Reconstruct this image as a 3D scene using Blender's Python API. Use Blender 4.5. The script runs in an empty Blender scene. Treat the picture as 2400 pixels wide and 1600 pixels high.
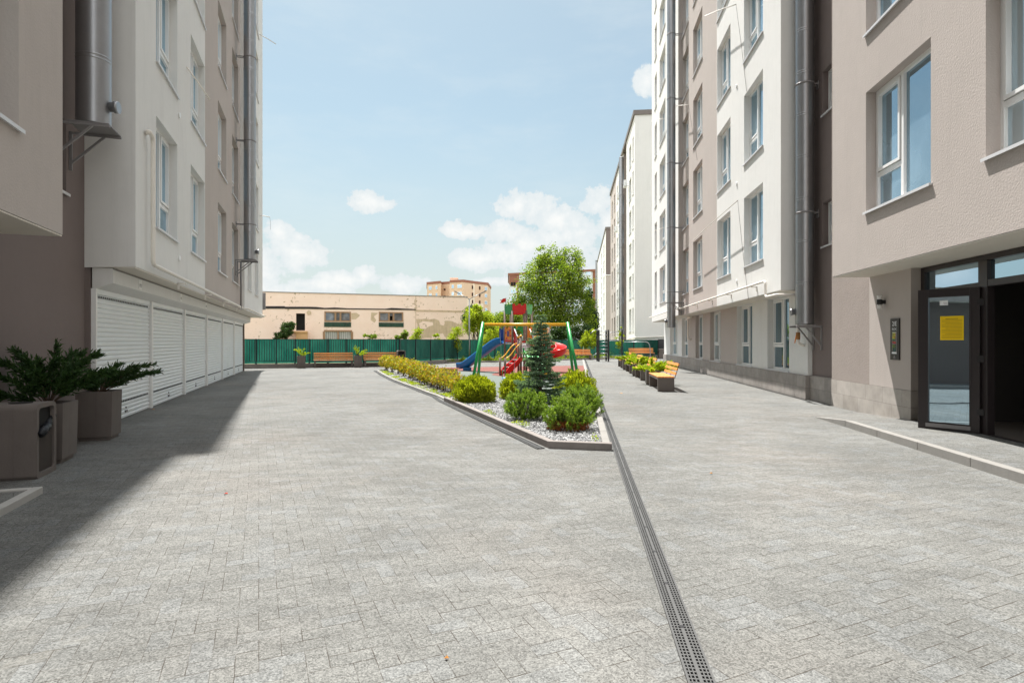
import bpy, math, random
import numpy as np
from mathutils import Vector, Matrix
R = math.radians
random.seed(7); np.random.seed(7)
scn = bpy.context.scene
C = scn.collection

# ------------------------------------------------------------------ camera
F = 1333.33; CH = 1.4                      # focal length in photo pixels, eye height
cd = bpy.data.cameras.new('camera'); cam = bpy.data.objects.new('camera', cd); C.objects.link(cam)
cam.location = (0, 0, CH); cam.rotation_euler = (R(90), 0, 0)
cd.lens = 20.0; cd.sensor_width = 36.0; cd.clip_start = 0.05; cd.clip_end = 3000
scn.camera = cam

# ------------------------------------------------------------------ sun and sky
TRAVEL = Vector((0.383, -0.924, -2.139)).normalized()
SUN_EL = math.asin(-TRAVEL.z); SUN_AZ = math.atan2(-TRAVEL.x, -TRAVEL.y)   # azimuth from +Y, clockwise
sd = bpy.data.lights.new('sun', 'SUN'); sun = bpy.data.objects.new('sun', sd); C.objects.link(sun)
sd.energy = 3.8; sd.angle = R(0.55); sd.color = (1.0, 0.968, 0.925)
sun.rotation_euler = TRAVEL.to_track_quat('-Z', 'Y').to_euler(); sun.location = (0, 0, 60)
vs = scn.view_settings; vs.view_transform = 'Standard'; vs.look = 'None'; vs.exposure = 1.47; vs.gamma = 1.0; vs.use_curve_mapping = False

class NT:
    def __init__(s, tree): s.t = tree; s.n = tree.nodes; s.l = tree.links
    def node(s, typ, **kw):
        n = s.n.new(typ)
        for k, v in kw.items():
            if k == 'inp':
                for a, b in v.items():
                    if hasattr(b, 'is_linked') or hasattr(b, 'links'): s.l.new(b, n.inputs[a])
                    else: n.inputs[a].default_value = b
            else: setattr(n, k, v)
        return n
    def m(s, op, a, b=None, c=None, clamp=False):
        n = s.n.new('ShaderNodeMath'); n.operation = op; n.use_clamp = clamp
        for i, v in enumerate((a, b, c)):
            if v is None: continue
            if isinstance(v, (int, float)): n.inputs[i].default_value = v
            else: s.l.new(v, n.inputs[i])
        return n.outputs[0]
    def vm(s, op, a, b=None, out=0):
        n = s.n.new('ShaderNodeVectorMath'); n.operation = op
        for i, v in enumerate((a, b)):
            if v is None: continue
            if isinstance(v, (tuple, list)): n.inputs[i].default_value = v
            elif isinstance(v, (int, float)): n.inputs[3].default_value = v
            else: s.l.new(v, n.inputs[i])
        return n.outputs[out]
    def mix(s, fac, a, b, blend='MIX'):
        n = s.n.new('ShaderNodeMix'); n.data_type = 'RGBA'; n.blend_type = blend
        for i, v in ((0, fac), (6, a), (7, b)):
            if isinstance(v, (int, float)): n.inputs[i].default_value = v
            elif isinstance(v, (tuple, list)): n.inputs[i].default_value = tuple(v)[:3] + (1,)
            else: s.l.new(v, n.inputs[i])
        return n.outputs[2]
    def noise(s, vec, scale, detail=2, rough=.5, dim='3D'):
        n = s.n.new('ShaderNodeTexNoise'); n.noise_dimensions = dim
        n.inputs['Scale'].default_value = scale; n.inputs['Detail'].default_value = detail; n.inputs['Roughness'].default_value = rough
        if vec is not None: s.l.new(vec, n.inputs['Vector'])
        return n.outputs['Fac']
    def mr(s, v, a, b, c=0., d=1., typ='SMOOTHSTEP'):
        n = s.n.new('ShaderNodeMapRange'); n.interpolation_type = typ
        s.l.new(v, n.inputs[0])
        for i, x in enumerate((a, b, c, d)): n.inputs[i+1].default_value = x
        return n.outputs[0]

world = bpy.data.worlds.new('World'); scn.world = world; world.use_nodes = True
w = NT(world.node_tree); w.n.clear()
tc = w.node('ShaderNodeTexCoord')
sky = w.node('ShaderNodeTexSky', sky_type='NISHITA', sun_disc=False)
sky.sun_elevation = SUN_EL; sky.sun_rotation = SUN_AZ; sky.air_density = 1.0; sky.dust_density = 1.2; sky.ozone_density = 1.3
sp = w.node('ShaderNodeSeparateXYZ'); w.l.new(tc.outputs['Generated'], sp.inputs[0])
az = w.m('ARCTAN2', sp.outputs[0], sp.outputs[1]); el = w.m('ARCSINE', sp.outputs[2])
ae = w.node('ShaderNodeCombineXYZ'); w.l.new(az, ae.inputs[0]); w.l.new(el, ae.inputs[1]); AE = ae.outputs[0]
def dirpx(px, py):
    x = (px-1200)/F; z = (800-py)/F; return math.atan2(x, 1), math.asin(z/math.sqrt(1+x*x+z*z))
blobs = [  # cumulus banks: photo position, half width, half height
 (690, 590, 75, 62), (655, 545, 45, 34), (740, 600, 55, 36), (620, 620, 60, 60), (590, 660, 60, 40),
 (868, 472, 62, 30), (905, 478, 36, 18), (850, 462, 34, 24), (820, 655, 110, 28), (760, 670, 90, 26), (930, 665, 70, 30), (850, 645, 40, 24), (690, 690, 90, 30),
 (1215, 478, 60, 42), (1255, 492, 62, 46), (1300, 515, 60, 40), (1180, 545, 75, 36), (1130, 610, 90, 36), (1100, 545, 60, 20), (1065, 540, 40, 22), (1085, 610, 50, 30), (1190, 600, 80, 50), (1250, 570, 90, 50),
 (1400, 480, 50, 48), (1430, 520, 60, 60), (1370, 540, 60, 60), (1520, 195, 40, 40), (1540, 210, 45, 35), (1330, 610, 120, 50), (1470, 560, 70, 80), (1160, 660, 60, 14)]
den = None
for (px, py, rx, ry) in blobs:
    a, e = dirpx(px, py)
    k = math.cos(a)**2
    v = w.vm('SUBTRACT', AE, (a, e, 0)); v = w.vm('MULTIPLY', v, (F/rx/k*.9, F/ry/math.cos(a), 0))
    d = w.m('SUBTRACT', 1.0, w.vm('LENGTH', v, None, 1))
    den = d if den is None else w.m('MAXIMUM', den, d)
nz = w.noise(AE, 17, 9, .62); nz2 = w.noise(AE, 60, 6, .65)
val = w.m('ADD', w.m('MULTIPLY', w.m('MAXIMUM', den, -0.9), .75), w.m('ADD', w.m('MULTIPLY', w.m('SUBTRACT', nz, .5), 1.5), w.m('MULTIPLY', w.m('SUBTRACT', nz2, .5), .75)))
cum = w.mr(val, .10, .26)
# unseen cloud added outside the view, for reflections and fill light
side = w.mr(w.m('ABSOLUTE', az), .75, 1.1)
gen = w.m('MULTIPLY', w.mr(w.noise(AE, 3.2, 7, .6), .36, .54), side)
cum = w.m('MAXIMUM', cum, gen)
wisp = w.m('MULTIPLY', w.mr(w.noise(w.vm('MULTIPLY', AE, (1.6, 5., 1)), 2.2, 6, .62), .42, .8), .28)
skc = w.vm('SCALE', sky.outputs[0], 0.080)
skc = w.mix(1.0, skc, (0.68, 0.775, 0.67), 'MULTIPLY')
hz = w.mr(el, -.02, .42, 1., 0., 'SMOOTHSTEP')
skc = w.mix(w.m('ADD', w.m('MULTIPLY', hz, .58), .32), skc, (0.252, 0.268, 0.266))
skc = w.mix(wisp, skc, (0.300, 0.325, 0.330))
skc = w.mix(w.m('MULTIPLY', w.mr(el, .60, 1.0), .72), skc, (0.82, 0.86, 0.92))   # bright overhead band added above the view to lift shaded walls
shade = w.mr(w.m('ADD', val, w.m('MULTIPLY', w.m('SUBTRACT', nz, .5), .7)), .05, 1.0)
cc = w.mix(shade, (0.288, 0.310, 0.318), (0.362, 0.362, 0.354))
cc = w.mix(w.mr(w.m('ABSOLUTE', az), .9, 1.8), cc, (.80, .80, .80))   # unseen clouds behind the camera brightened as fill for shaded faces
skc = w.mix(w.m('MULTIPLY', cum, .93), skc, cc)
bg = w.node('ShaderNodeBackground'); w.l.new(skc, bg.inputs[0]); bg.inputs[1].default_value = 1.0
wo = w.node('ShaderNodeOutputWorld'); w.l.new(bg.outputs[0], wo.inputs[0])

# ------------------------------------------------------------------ frames and pixel helpers
AL, AR = R(18.85), R(-6.675)               # left block turned +18.85 deg, right block turned -6.675 deg
def fw(ang, s, t, z=0): return Vector((s*math.cos(ang) - t*math.sin(ang), s*math.sin(ang) + t*math.cos(ang), z))
def LW(s, t, z=0): return fw(AL, s, t, z)
def RW(s, t, z=0): return fw(AR, s, t, z)
def P(px, py, z=0):                        # photo pixel on a horizontal plane -> world
    Y = F*(CH-z)/(py-800); return Vector(((px-1200)/F*Y, Y, z))
def at(px, Y, z=0): return Vector(((px-1200)/F*Y, Y, z))
def Zat(py, Y): return CH + (800-py)*Y/F
def tOn(px, s, ang):                       # where the sight line at px meets the plane s=const of a frame
    return s/math.tan(math.atan((px-1200)/F) + ang)
def sOn(px, t, ang): return t*math.tan(math.atan((px-1200)/F) + ang)

# ------------------------------------------------------------------ objects
ORG = {}
def tag(o, label=None, cat=None, group=None, kind=None):
    if label: o['label'] = label
    if cat: o['category'] = cat
    if group: o['group'] = group
    if kind: o['kind'] = kind
    return o
def thing(name, label, cat, loc=(0, 0, 0), rz=0, group=None, org=(0, 0, 0)):
    o = bpy.data.objects.new(name, None); C.objects.link(o); o.location = loc; o.rotation_euler = (0, 0, rz)
    o.empty_display_size = .2
    tag(o, label, cat, group); ORG[o.name] = Vector(org); return o
def copy_tree(o, parent=None):
    c = o.copy(); C.objects.link(c)
    if parent: c.parent = parent
    for ch in list(o.children): copy_tree(ch, c)
    return c
class MB:
    def __init__(s): s.v = []; s.f = []; s.sm = []
    def face(s, pts, smooth=False):
        b = len(s.v); s.v += [tuple(p) for p in pts]; s.f.append(tuple(range(b, b+len(pts)))); s.sm.append(smooth)
    def box(s, x0, x1, y0, y1, z0, z1, M=None):
        p = [(x, y, z) for z in (z0, z1) for y in (y0, y1) for x in (x0, x1)]
        if M is not None: p = [tuple(M @ Vector(q)) for q in p]
        b = len(s.v); s.v += p
        for f in ((0, 2, 3, 1), (4, 5, 7, 6), (0, 1, 5, 4), (2, 6, 7, 3), (0, 4, 6, 2), (1, 3, 7, 5)):
            s.f.append(tuple(b+i for i in f)); s.sm.append(False)
    def bar(s, a, b, w_, h_, up=(0, 0, 1)):
        a = Vector(a); b = Vector(b); d = (b-a); L = d.length; d.normalize(); u = Vector(up)
        x = d.cross(u)
        if x.length < 1e-4: x = d.cross(Vector((0, 1, 0)))
        x.normalize(); u = x.cross(d)
        Mx = Matrix(((x.x, d.x, u.x, a.x), (x.y, d.y, u.y, a.y), (x.z, d.z, u.z, a.z), (0, 0, 0, 1)))
        s.box(-w_/2, w_/2, 0, L, -h_/2, h_/2, Mx)
    def prism(s, poly, z0, z1):            # poly: list of (x,y), counter-clockwise
        n = len(poly); s.face([(x, y, z1) for x, y in poly]); s.face([(x, y, z0) for x, y in reversed(poly)])
        for i in range(n):
            a, b = poly[i], poly[(i+1) % n]; s.face([(a[0], a[1], z0), (b[0], b[1], z0), (b[0], b[1], z1), (a[0], a[1], z1)])
    def tube(s, pts, r, n=10, caps=True, r2=None):
        pts = [Vector(p) for p in pts]; rings = []; m = len(pts)
        t0 = (pts[1]-pts[0]).normalized(); ref = Vector((0, 0, 1)) if abs(t0.z) < .9 else Vector((0, 1, 0))
        for i, p in enumerate(pts):
            if i == 0: t = pts[1]-pts[0]
            elif i == m-1: t = pts[-1]-pts[-2]
            else: t = (pts[i+1]-p).normalized() + (p-pts[i-1]).normalized()
            t.normalize(); x = ref - t*ref.dot(t)
            if x.length < 1e-3: x = t.orthogonal()
            x.normalize(); ref = x; y = t.cross(x)
            rr = r if r2 is None else r + (r2-r)*i/(m-1)
            if isinstance(r, (list, tuple)): rr = r[i]
            rings.append([p + (x*math.cos(2*math.pi*k/n) + y*math.sin(2*math.pi*k/n))*rr for k in range(n)])
        b = len(s.v)
        for rg in rings: s.v += [tuple(q) for q in rg]
        for i in range(m-1):
            for k in range(n):
                s.f.append((b+i*n+k, b+i*n+(k+1) % n, b+(i+1)*n+(k+1) % n, b+(i+1)*n+k)); s.sm.append(True)
        if caps:
            s.f.append(tuple(b+k for k in reversed(range(n)))); s.sm.append(False)
            s.f.append(tuple(b+(m-1)*n+k for k in range(n))); s.sm.append(False)
    def strip(s, path, sect, closed=False): # sweep a section of (side, up) points along a path of (pos, side vector)
        b = len(s.v); k = len(sect)
        for p, sd_, up in path:
            for (a, c) in sect: s.v.append(tuple(Vector(p) + Vector(sd_)*a + Vector(up)*c))
        for i in range(len(path)-1):
            for j in range(k if closed else k-1):
                s.f.append((b+i*k+j, b+i*k+(j+1) % k, b+(i+1)*k+(j+1) % k, b+(i+1)*k+j)); s.sm.append(True)
        if closed:
            s.f.append(tuple(b+j for j in reversed(range(k)))); s.sm.append(False)
            s.f.append(tuple(b+(len(path)-1)*k+j for j in range(k))); s.sm.append(False)
    def build(s, name, mat, parent=None, bevel=0, label=None, fix=False):
        me = bpy.data.meshes.new(name); off = ORG.get(parent.name, Vector()) if parent else Vector()
        me.from_pydata([(x-off.x, y-off.y, z-off.z) for x, y, z in s.v], [], s.f)
        me.polygons.foreach_set('use_smooth', s.sm); me.materials.append(mat); me.update()
        if fix:
            import bmesh
            bm = bmesh.new(); bm.from_mesh(me); bmesh.ops.remove_doubles(bm, verts=bm.verts, dist=1e-5)
            bmesh.ops.recalc_face_normals(bm, faces=bm.faces); bm.to_mesh(me); bm.free()
        o = bpy.data.objects.new(name, me); C.objects.link(o)
        if parent: o.parent = parent; ORG[o.name] = off
        else: ORG[o.name] = Vector()
        if bevel:
            md = o.modifiers.new('bevel', 'BEVEL'); md.width = bevel; md.segments = 2; md.limit_method = 'ANGLE'
        if label: o['label'] = label
        return o
def quads(name, cen, ax, bx, mat, parent=None):      # many small leaf faces at once (numpy)
    n = len(cen); v = np.empty((n, 4, 3), np.float32)
    v[:, 0] = cen-ax-bx*.5; v[:, 1] = cen-ax*.15+bx*-1.0; v[:, 2] = cen+ax; v[:, 3] = cen-ax*.15+bx*1.0
    off = ORG.get(parent.name, Vector()) if parent else Vector()
    v -= np.array(off, np.float32)
    me = bpy.data.meshes.new(name); me.vertices.add(4*n); me.vertices.foreach_set('co', v.ravel())
    me.loops.add(4*n); me.loops.foreach_set('vertex_index', np.arange(4*n, dtype=np.int32))
    me.polygons.add(n); me.polygons.foreach_set('loop_start', np.arange(0, 4*n, 4, dtype=np.int32))
    me.update(calc_edges=True); me.materials.append(mat)
    o = bpy.data.objects.new(name, me); C.objects.link(o)
    if parent: o.parent = parent; ORG[o.name] = off
    return o
def rdir(n):
    v = np.random.normal(size=(n, 3)); return v/np.linalg.norm(v, axis=1)[:, None]
def perp(a):
    b = np.cross(a, rdir(len(a))); return b/(np.linalg.norm(b, axis=1)[:, None]+1e-9)
def leaves(name, cen, size, mat, parent=None, up=0., asp=.55, d=None):
    n = len(cen); a = rdir(n) if d is None else d
    a[:, 2] += up; a /= np.linalg.norm(a, axis=1)[:, None]
    b = perp(a); sz = (size*np.random.uniform(.6, 1.3, n))[:, None]
    return quads(name, np.asarray(cen, np.float32), a*sz*.5, b*sz*.5*asp, mat, parent)

# ------------------------------------------------------------------ materials
MT = {}
def newmat(name):
    m = bpy.data.materials.new(name); m.use_nodes = True; t = NT(m.node_tree); t.n.clear()
    b = t.node('ShaderNodeBsdfPrincipled'); o = t.node('ShaderNodeOutputMaterial'); t.l.new(b.outputs[0], o.inputs[0])
    MT[name] = m; return m, t, b, o
def mat(name, col, rough=.75, metal=0., var=.06, vs_=3., bump=0., bs=40., spec=.4, grime=0.):
    m, t, b, o = newmat(name)
    co = t.node('ShaderNodeTexCoord').outputs['Object']
    n1 = t.noise(co, vs_, 4, .6); n2 = t.noise(co, vs_*9, 3, .6)
    f = t.m('ADD', t.m('MULTIPLY', t.m('SUBTRACT', n1, .5), var*2.4), t.m('ADD', t.m('MULTIPLY', t.m('SUBTRACT', n2, .5), var*1.4), 1.0))
    c = t.vm('SCALE', t.node('ShaderNodeRGB').outputs[0], f); t.n[-1] if False else None
    for nd in t.n:
        if nd.type == 'RGB': nd.outputs[0].default_value = tuple(col)+(1,)
    for nd in t.n:
        if nd.type == 'VECT_MATH' and nd.operation == 'SCALE': t.l.new(f, nd.inputs[3])
    if grime:
        g = t.mr(t.noise(t.vm('MULTIPLY', co, (1.5, 1.5, .35)), 1.3, 6, .65), .5, .75)
        c = t.mix(t.m('MULTIPLY', g, grime), c, tuple(x*.45 for x in col)); g3 = t.mr(t.noise(t.vm('MULTIPLY', co, (5., 5., .22)), 1.6, 5, .7), .52, .70); c = t.mix(t.m('MULTIPLY', g3, grime*.9), c, tuple(x*.5 for x in col))
    t.l.new(c, b.inputs['Base Color']); b.inputs['Roughness'].default_value = rough; b.inputs['Metallic'].default_value = metal
    b.inputs['Specular IOR Level'].default_value = spec
    if bump:
        bp = t.node('ShaderNodeBump'); bp.inputs['Distance'].default_value = bump
        t.l.new(t.noise(co, bs, 3, .55), bp.inputs['Height']); bp.inputs['Strength'].default_value = .8
        t.l.new(bp.outputs[0], b.inputs['Normal'])
    return m
# (vm SCALE with a socket factor needs input 3)
def vm_scale_fix():
    def vm(s, op, a, b=None, out=0):
        n = s.n.new('ShaderNodeVectorMath'); n.operation = op
        for i, v in enumerate((a, b)):
            if v is None: continue
            if isinstance(v, (tuple, list)): n.inputs[i].default_value = v
            elif isinstance(v, (int, float)): n.inputs[3].default_value = v
            elif op == 'SCALE' and i == 1: s.l.new(v, n.inputs[3])
            else: s.l.new(v, n.inputs[i])
        return n.outputs[out]
    NT.vm = vm
vm_scale_fix()

WHITE = mat('white_stucco', (.70, .695, .675), .9, var=.04, vs_=.7, bump=.0035, bs=70, spec=.15, grime=.10)
TAUPE = mat('taupe_stucco', (.46, .412, .382), .9, var=.05, vs_=.8, bump=.005, bs=38, spec=.12, grime=.08)
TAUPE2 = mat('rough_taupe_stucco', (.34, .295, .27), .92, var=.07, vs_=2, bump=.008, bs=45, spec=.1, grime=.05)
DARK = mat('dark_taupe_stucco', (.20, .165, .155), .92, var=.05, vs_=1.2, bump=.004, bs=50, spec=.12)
CREAM = mat('cream_soffit', (.66, .62, .55), .9, var=.03, spec=.15)
PVC = mat('white_pvc', (.80, .80, .79), .35, var=.02)
SILL = mat('white_metal_sill', (.62, .62, .63), .4, var=.03)
SHUT = mat('white_shutter', (.78, .81, .82), .42, var=.03, vs_=1.5)
PIPEW = mat('cream_painted_pipe', (.74, .70, .64), .45, var=.05)
STEEL = mat('galvanised_steel', (.34, .345, .355), .36, metal=.85, var=.08, vs_=4)
GREYM = mat('grey_painted_metal', (.22, .21, .21), .5, var=.06)
BLACK = mat('black_metal', (.018, .017, .018), .45, var=.1)
HOLE = mat('dark_void', (.008, .008, .008), .9)
CONC = mat('grey_concrete', (.145, .124, .112), .88, var=.10, vs_=5, bump=.002, bs=90, grime=.25)
CONCL = mat('light_concrete', (.40, .385, .36), .88, var=.09, vs_=5, bump=.002, bs=80, grime=.15)
KERB = mat('kerb_concrete', (.235, .225, .208), .9, var=.12, vs_=4, bump=.003, bs=90, grime=.2)
KERBD = mat('dark_kerb_concrete', (.23, .205, .19), .9, var=.14, vs_=3, bump=.003, bs=90, grime=.3)
SOIL = mat('soil', (.05, .035, .025), .95, var=.3, vs_=20, bump=.01)
DFRAME = mat('dark_brown_door_frame', (.030, .024, .025), .35, var=.1)
RUBR = mat('red_rubber', (.165, .058, .045), .95, var=.12, vs_=6, bump=.002, bs=160)
RUBG = mat('grey_green_rubber', (.115, .135, .120), .95, var=.12, vs_=5, bump=.002, bs=160)
YEL = mat('yellow_paint', (.80, .40, .015), .35, var=.03)
GRN = mat('green_paint', (.010, .27, .06), .35, var=.05)
GRNL = mat('light_green_plastic', (.10, .48, .14), .35, var=.05)
RED = mat('red_plastic', (.62, .012, .010), .35, var=.05)
BLU = mat('blue_plastic', (.004, .13, .38), .35, var=.06)
BLUD = mat('dark_blue_panel', (.008, .05, .28), .4, var=.06)
BLUL = mat('light_blue_plastic', (.22, .50, .78), .4)
ORG_ = mat('orange_panel', (.75, .23, .015), .4, var=.05)
POST = mat('brown_grey_post', (.17, .125, .10), .6, var=.1, vs_=6)
BEIGE = mat('grey_play_board', (.48, .46, .46), .6, var=.06)
FENG = mat('fence_steel', (.018, .035, .035), .5)
BAG = mat('black_bag', (.006, .008, .011), .5, bump=.010, bs=26)
TWIG = mat('twig_bark', (.10, .065, .045), .9, var=.2, vs_=12)
BARK = mat('grey_bark', (.085, .068, .05), .95, var=.3, vs_=10, bump=.01, bs=20)
YPAPER = mat('yellow_paper', (.85, .58, .01), .8)
LAMPG = mat('frosted_lamp', (.75, .74, .72), .3)
def wood(name, c1, c2):
    m, t, b, o = newmat(name); co = t.node('ShaderNodeTexCoord').outputs['Object']
    n = t.noise(t.vm('MULTIPLY', co, (14, 1.2, 14)), 3, 4, .6); n2 = t.noise(co, 1.4, 2)
    c = t.mix(t.mr(t.m('ADD', t.m('MULTIPLY', n, .7), t.m('MULTIPLY', n2, .4)), .35, .75), c1, c2)
    t.l.new(c, b.inputs['Base Color']); b.inputs['Roughness'].default_value = .45; return m
WOOD = wood('orange_wood', (.78, .34, .09), (.56, .20, .045))
def glass(name, tint=(.05, .065, .075), ior=1.9, fl=.0):
    m, t, b, o = newmat(name); t.n.remove(b)
    co = t.node('ShaderNodeTexCoord').outputs['Object']
    bp = t.node('ShaderNodeBump'); bp.inputs['Distance'].default_value = .004; bp.inputs['Strength'].default_value = .5
    t.l.new(t.noise(co, 1.3, 1), bp.inputs['Height'])
    g = t.node('ShaderNodeBsdfGlossy'); g.inputs['Roughness'].default_value = .015; g.inputs[0].default_value = (.60, .80, .94, 1)
    t.l.new(bp.outputs[0], g.inputs['Normal'])
    d = t.node('ShaderNodeBsdfDiffuse')
    n = t.noise(co, .9, 3); oi = t.node('ShaderNodeObjectInfo'); t.l.new(t.mix(t.m('MULTIPLY', t.mr(oi.outputs['Random'], .72, .80), .8), t.mix(t.mr(n, .4, .65), tint, tuple(x*2.2 for x in tint)), (.42, .42, .39)), d.inputs[0])
    fr = t.node('ShaderNodeFresnel'); fr.inputs[0].default_value = ior
    f = t.m('ADD', fr.outputs[0], fl, clamp=True)
    mx = t.node('ShaderNodeMixShader'); t.l.new(f, mx.inputs[0]); t.l.new(d.outputs[0], mx.inputs[1]); t.l.new(g.outputs[0], mx.inputs[2])
    t.l.new(mx.outputs[0], o.inputs[0]); return m
GLASS = glass('window_glass', (.09, .12, .14), 1.9, .30)
DGLASS = glass('door_glass', (.04, .05, .055), 2.0, .58); DUSKG = glass('ground_floor_glass', (.035, .04, .035), 1.9, .15)
def leafmat(name, cols, trans=.35, rough=.55, ns=9.):
    m, t, b, o = newmat(name)
    ge = t.node('ShaderNodeNewGeometry'); rp = t.node('ShaderNodeValToRGB'); el_ = rp.color_ramp.elements
    while len(el_) < len(cols): el_.new(.5)
    for i, c in enumerate(cols): el_[i].position = i/(len(cols)-1); el_[i].color = tuple(c)+(1,)
    cl_ = t.mr(t.noise(t.node('ShaderNodeTexCoord').outputs['Object'], ns, 3, .6), .3, .7, 0, 1, 'LINEAR'); t.l.new(t.m('ADD', t.m('MULTIPLY', ge.outputs['Random Per Island'], .55), t.m('MULTIPLY', cl_, .45)), rp.inputs[0])
    t.l.new(rp.outputs[0], b.inputs['Base Color']); b.inputs['Roughness'].default_value = rough; b.inputs['Specular IOR Level'].default_value = .25
    tr = t.node('ShaderNodeBsdfTranslucent'); t.l.new(t.mix(1., rp.outputs[0], (1.5, 1.6, .7), 'MULTIPLY'), tr.inputs[0])
    mx = t.node('ShaderNodeMixShader'); mx.inputs[0].default_value = trans
    t.l.new(b.outputs[0], mx.inputs[1]); t.l.new(tr.outputs[0], mx.inputs[2]); t.l.new(mx.outputs[0], o.inputs[0]); return m
LF_TREE = leafmat('tree_leaf', [(.03, .065, .010), (.09, .15, .018), (.20, .26, .03), (.36, .38, .08)], .5, ns=.9)
LF_DARK = leafmat('dark_leaf', [(.015, .04, .012), (.04, .08, .02), (.07, .12, .03)], .3)
LF_YG = leafmat('yellow_green_leaf', [(.12, .18, .015), (.26, .32, .02), (.42, .42, .03)], .5)
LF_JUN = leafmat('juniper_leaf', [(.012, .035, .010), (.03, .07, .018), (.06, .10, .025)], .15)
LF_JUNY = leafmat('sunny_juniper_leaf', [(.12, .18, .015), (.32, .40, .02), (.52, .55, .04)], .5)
LF_SPR = leafmat('blue_spruce_needle', [(.035, .08, .045), (.15, .24, .16), (.42, .53, .40)], .3, ns=22)
LF_THU = leafmat('thuja_leaf', [(.03, .06, .006), (.24, .28, .015), (.58, .56, .04)], .4, ns=26)
LF_PIN = leafmat('pine_needle', [(.03, .07, .012), (.15, .24, .03), (.42, .50, .11)], .4, ns=16)
LF_HDG = leafmat('hedge_leaf', [(.05, .10, .012), (.15, .21, .02), (.38, .35, .03), (.44, .22, .02), (.15, .055, .015)], .35)
LF_RED = leafmat('dry_red_needle', [(.10, .03, .012), (.28, .08, .02), (.20, .12, .03)], .2)
GRASSM = leafmat('grass_blade', [(.06, .11, .012), (.16, .22, .02), (.28, .30, .04)], .4)

def brickmat(name, c1, c2, mortar, bw, bh, ms, scale_noise=3., rough=.85, vert=True):
    m, t, b, o = newmat(name); co = t.node('ShaderNodeTexCoord').outputs['Object']
    s_ = t.node('ShaderNodeSeparateXYZ'); t.l.new(co, s_.inputs[0]); cb = t.node('ShaderNodeCombineXYZ')
    t.l.new(t.m('ADD', s_.outputs[1], s_.outputs[0]), cb.inputs[0]); t.l.new(s_.outputs[2], cb.inputs[1])
    br = t.node('ShaderNodeTexBrick'); t.l.new(cb.outputs[0], br.inputs['Vector'])
    br.inputs['Color1'].default_value = c1+(1,); br.inputs['Color2'].default_value = c2+(1,); br.inputs['Mortar'].default_value = mortar+(1,)
    br.inputs['Scale'].default_value = 1; br.inputs['Brick Width'].default_value = bw; br.inputs['Row Height'].default_value = bh; br.inputs['Mortar Size'].default_value = ms
    n = t.mr(t.noise(co, scale_noise, 5, .65), .3, .75, .8, 1.18, 'LINEAR')
    t.l.new(t.vm('SCALE', br.outputs[0], n), b.inputs['Base Color']); b.inputs['Roughness'].default_value = rough
    bp = t.node('ShaderNodeBump'); bp.inputs['Distance'].default_value = .003; bp.invert = True; t.l.new(br.outputs['Fac'], bp.inputs['Height']); t.l.new(bp.outputs[0], b.inputs['Normal'])
    return m
PLINTH = brickmat('plinth_tile', (.27, .245, .225), (.34, .31, .285), (.20, .18, .165), .62, .29, .004)
PLINTHL = brickmat('light_plinth_tile', (.36, .325, .29), (.42, .385, .35), (.27, .24, .22), .62, .29, .004)
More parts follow.
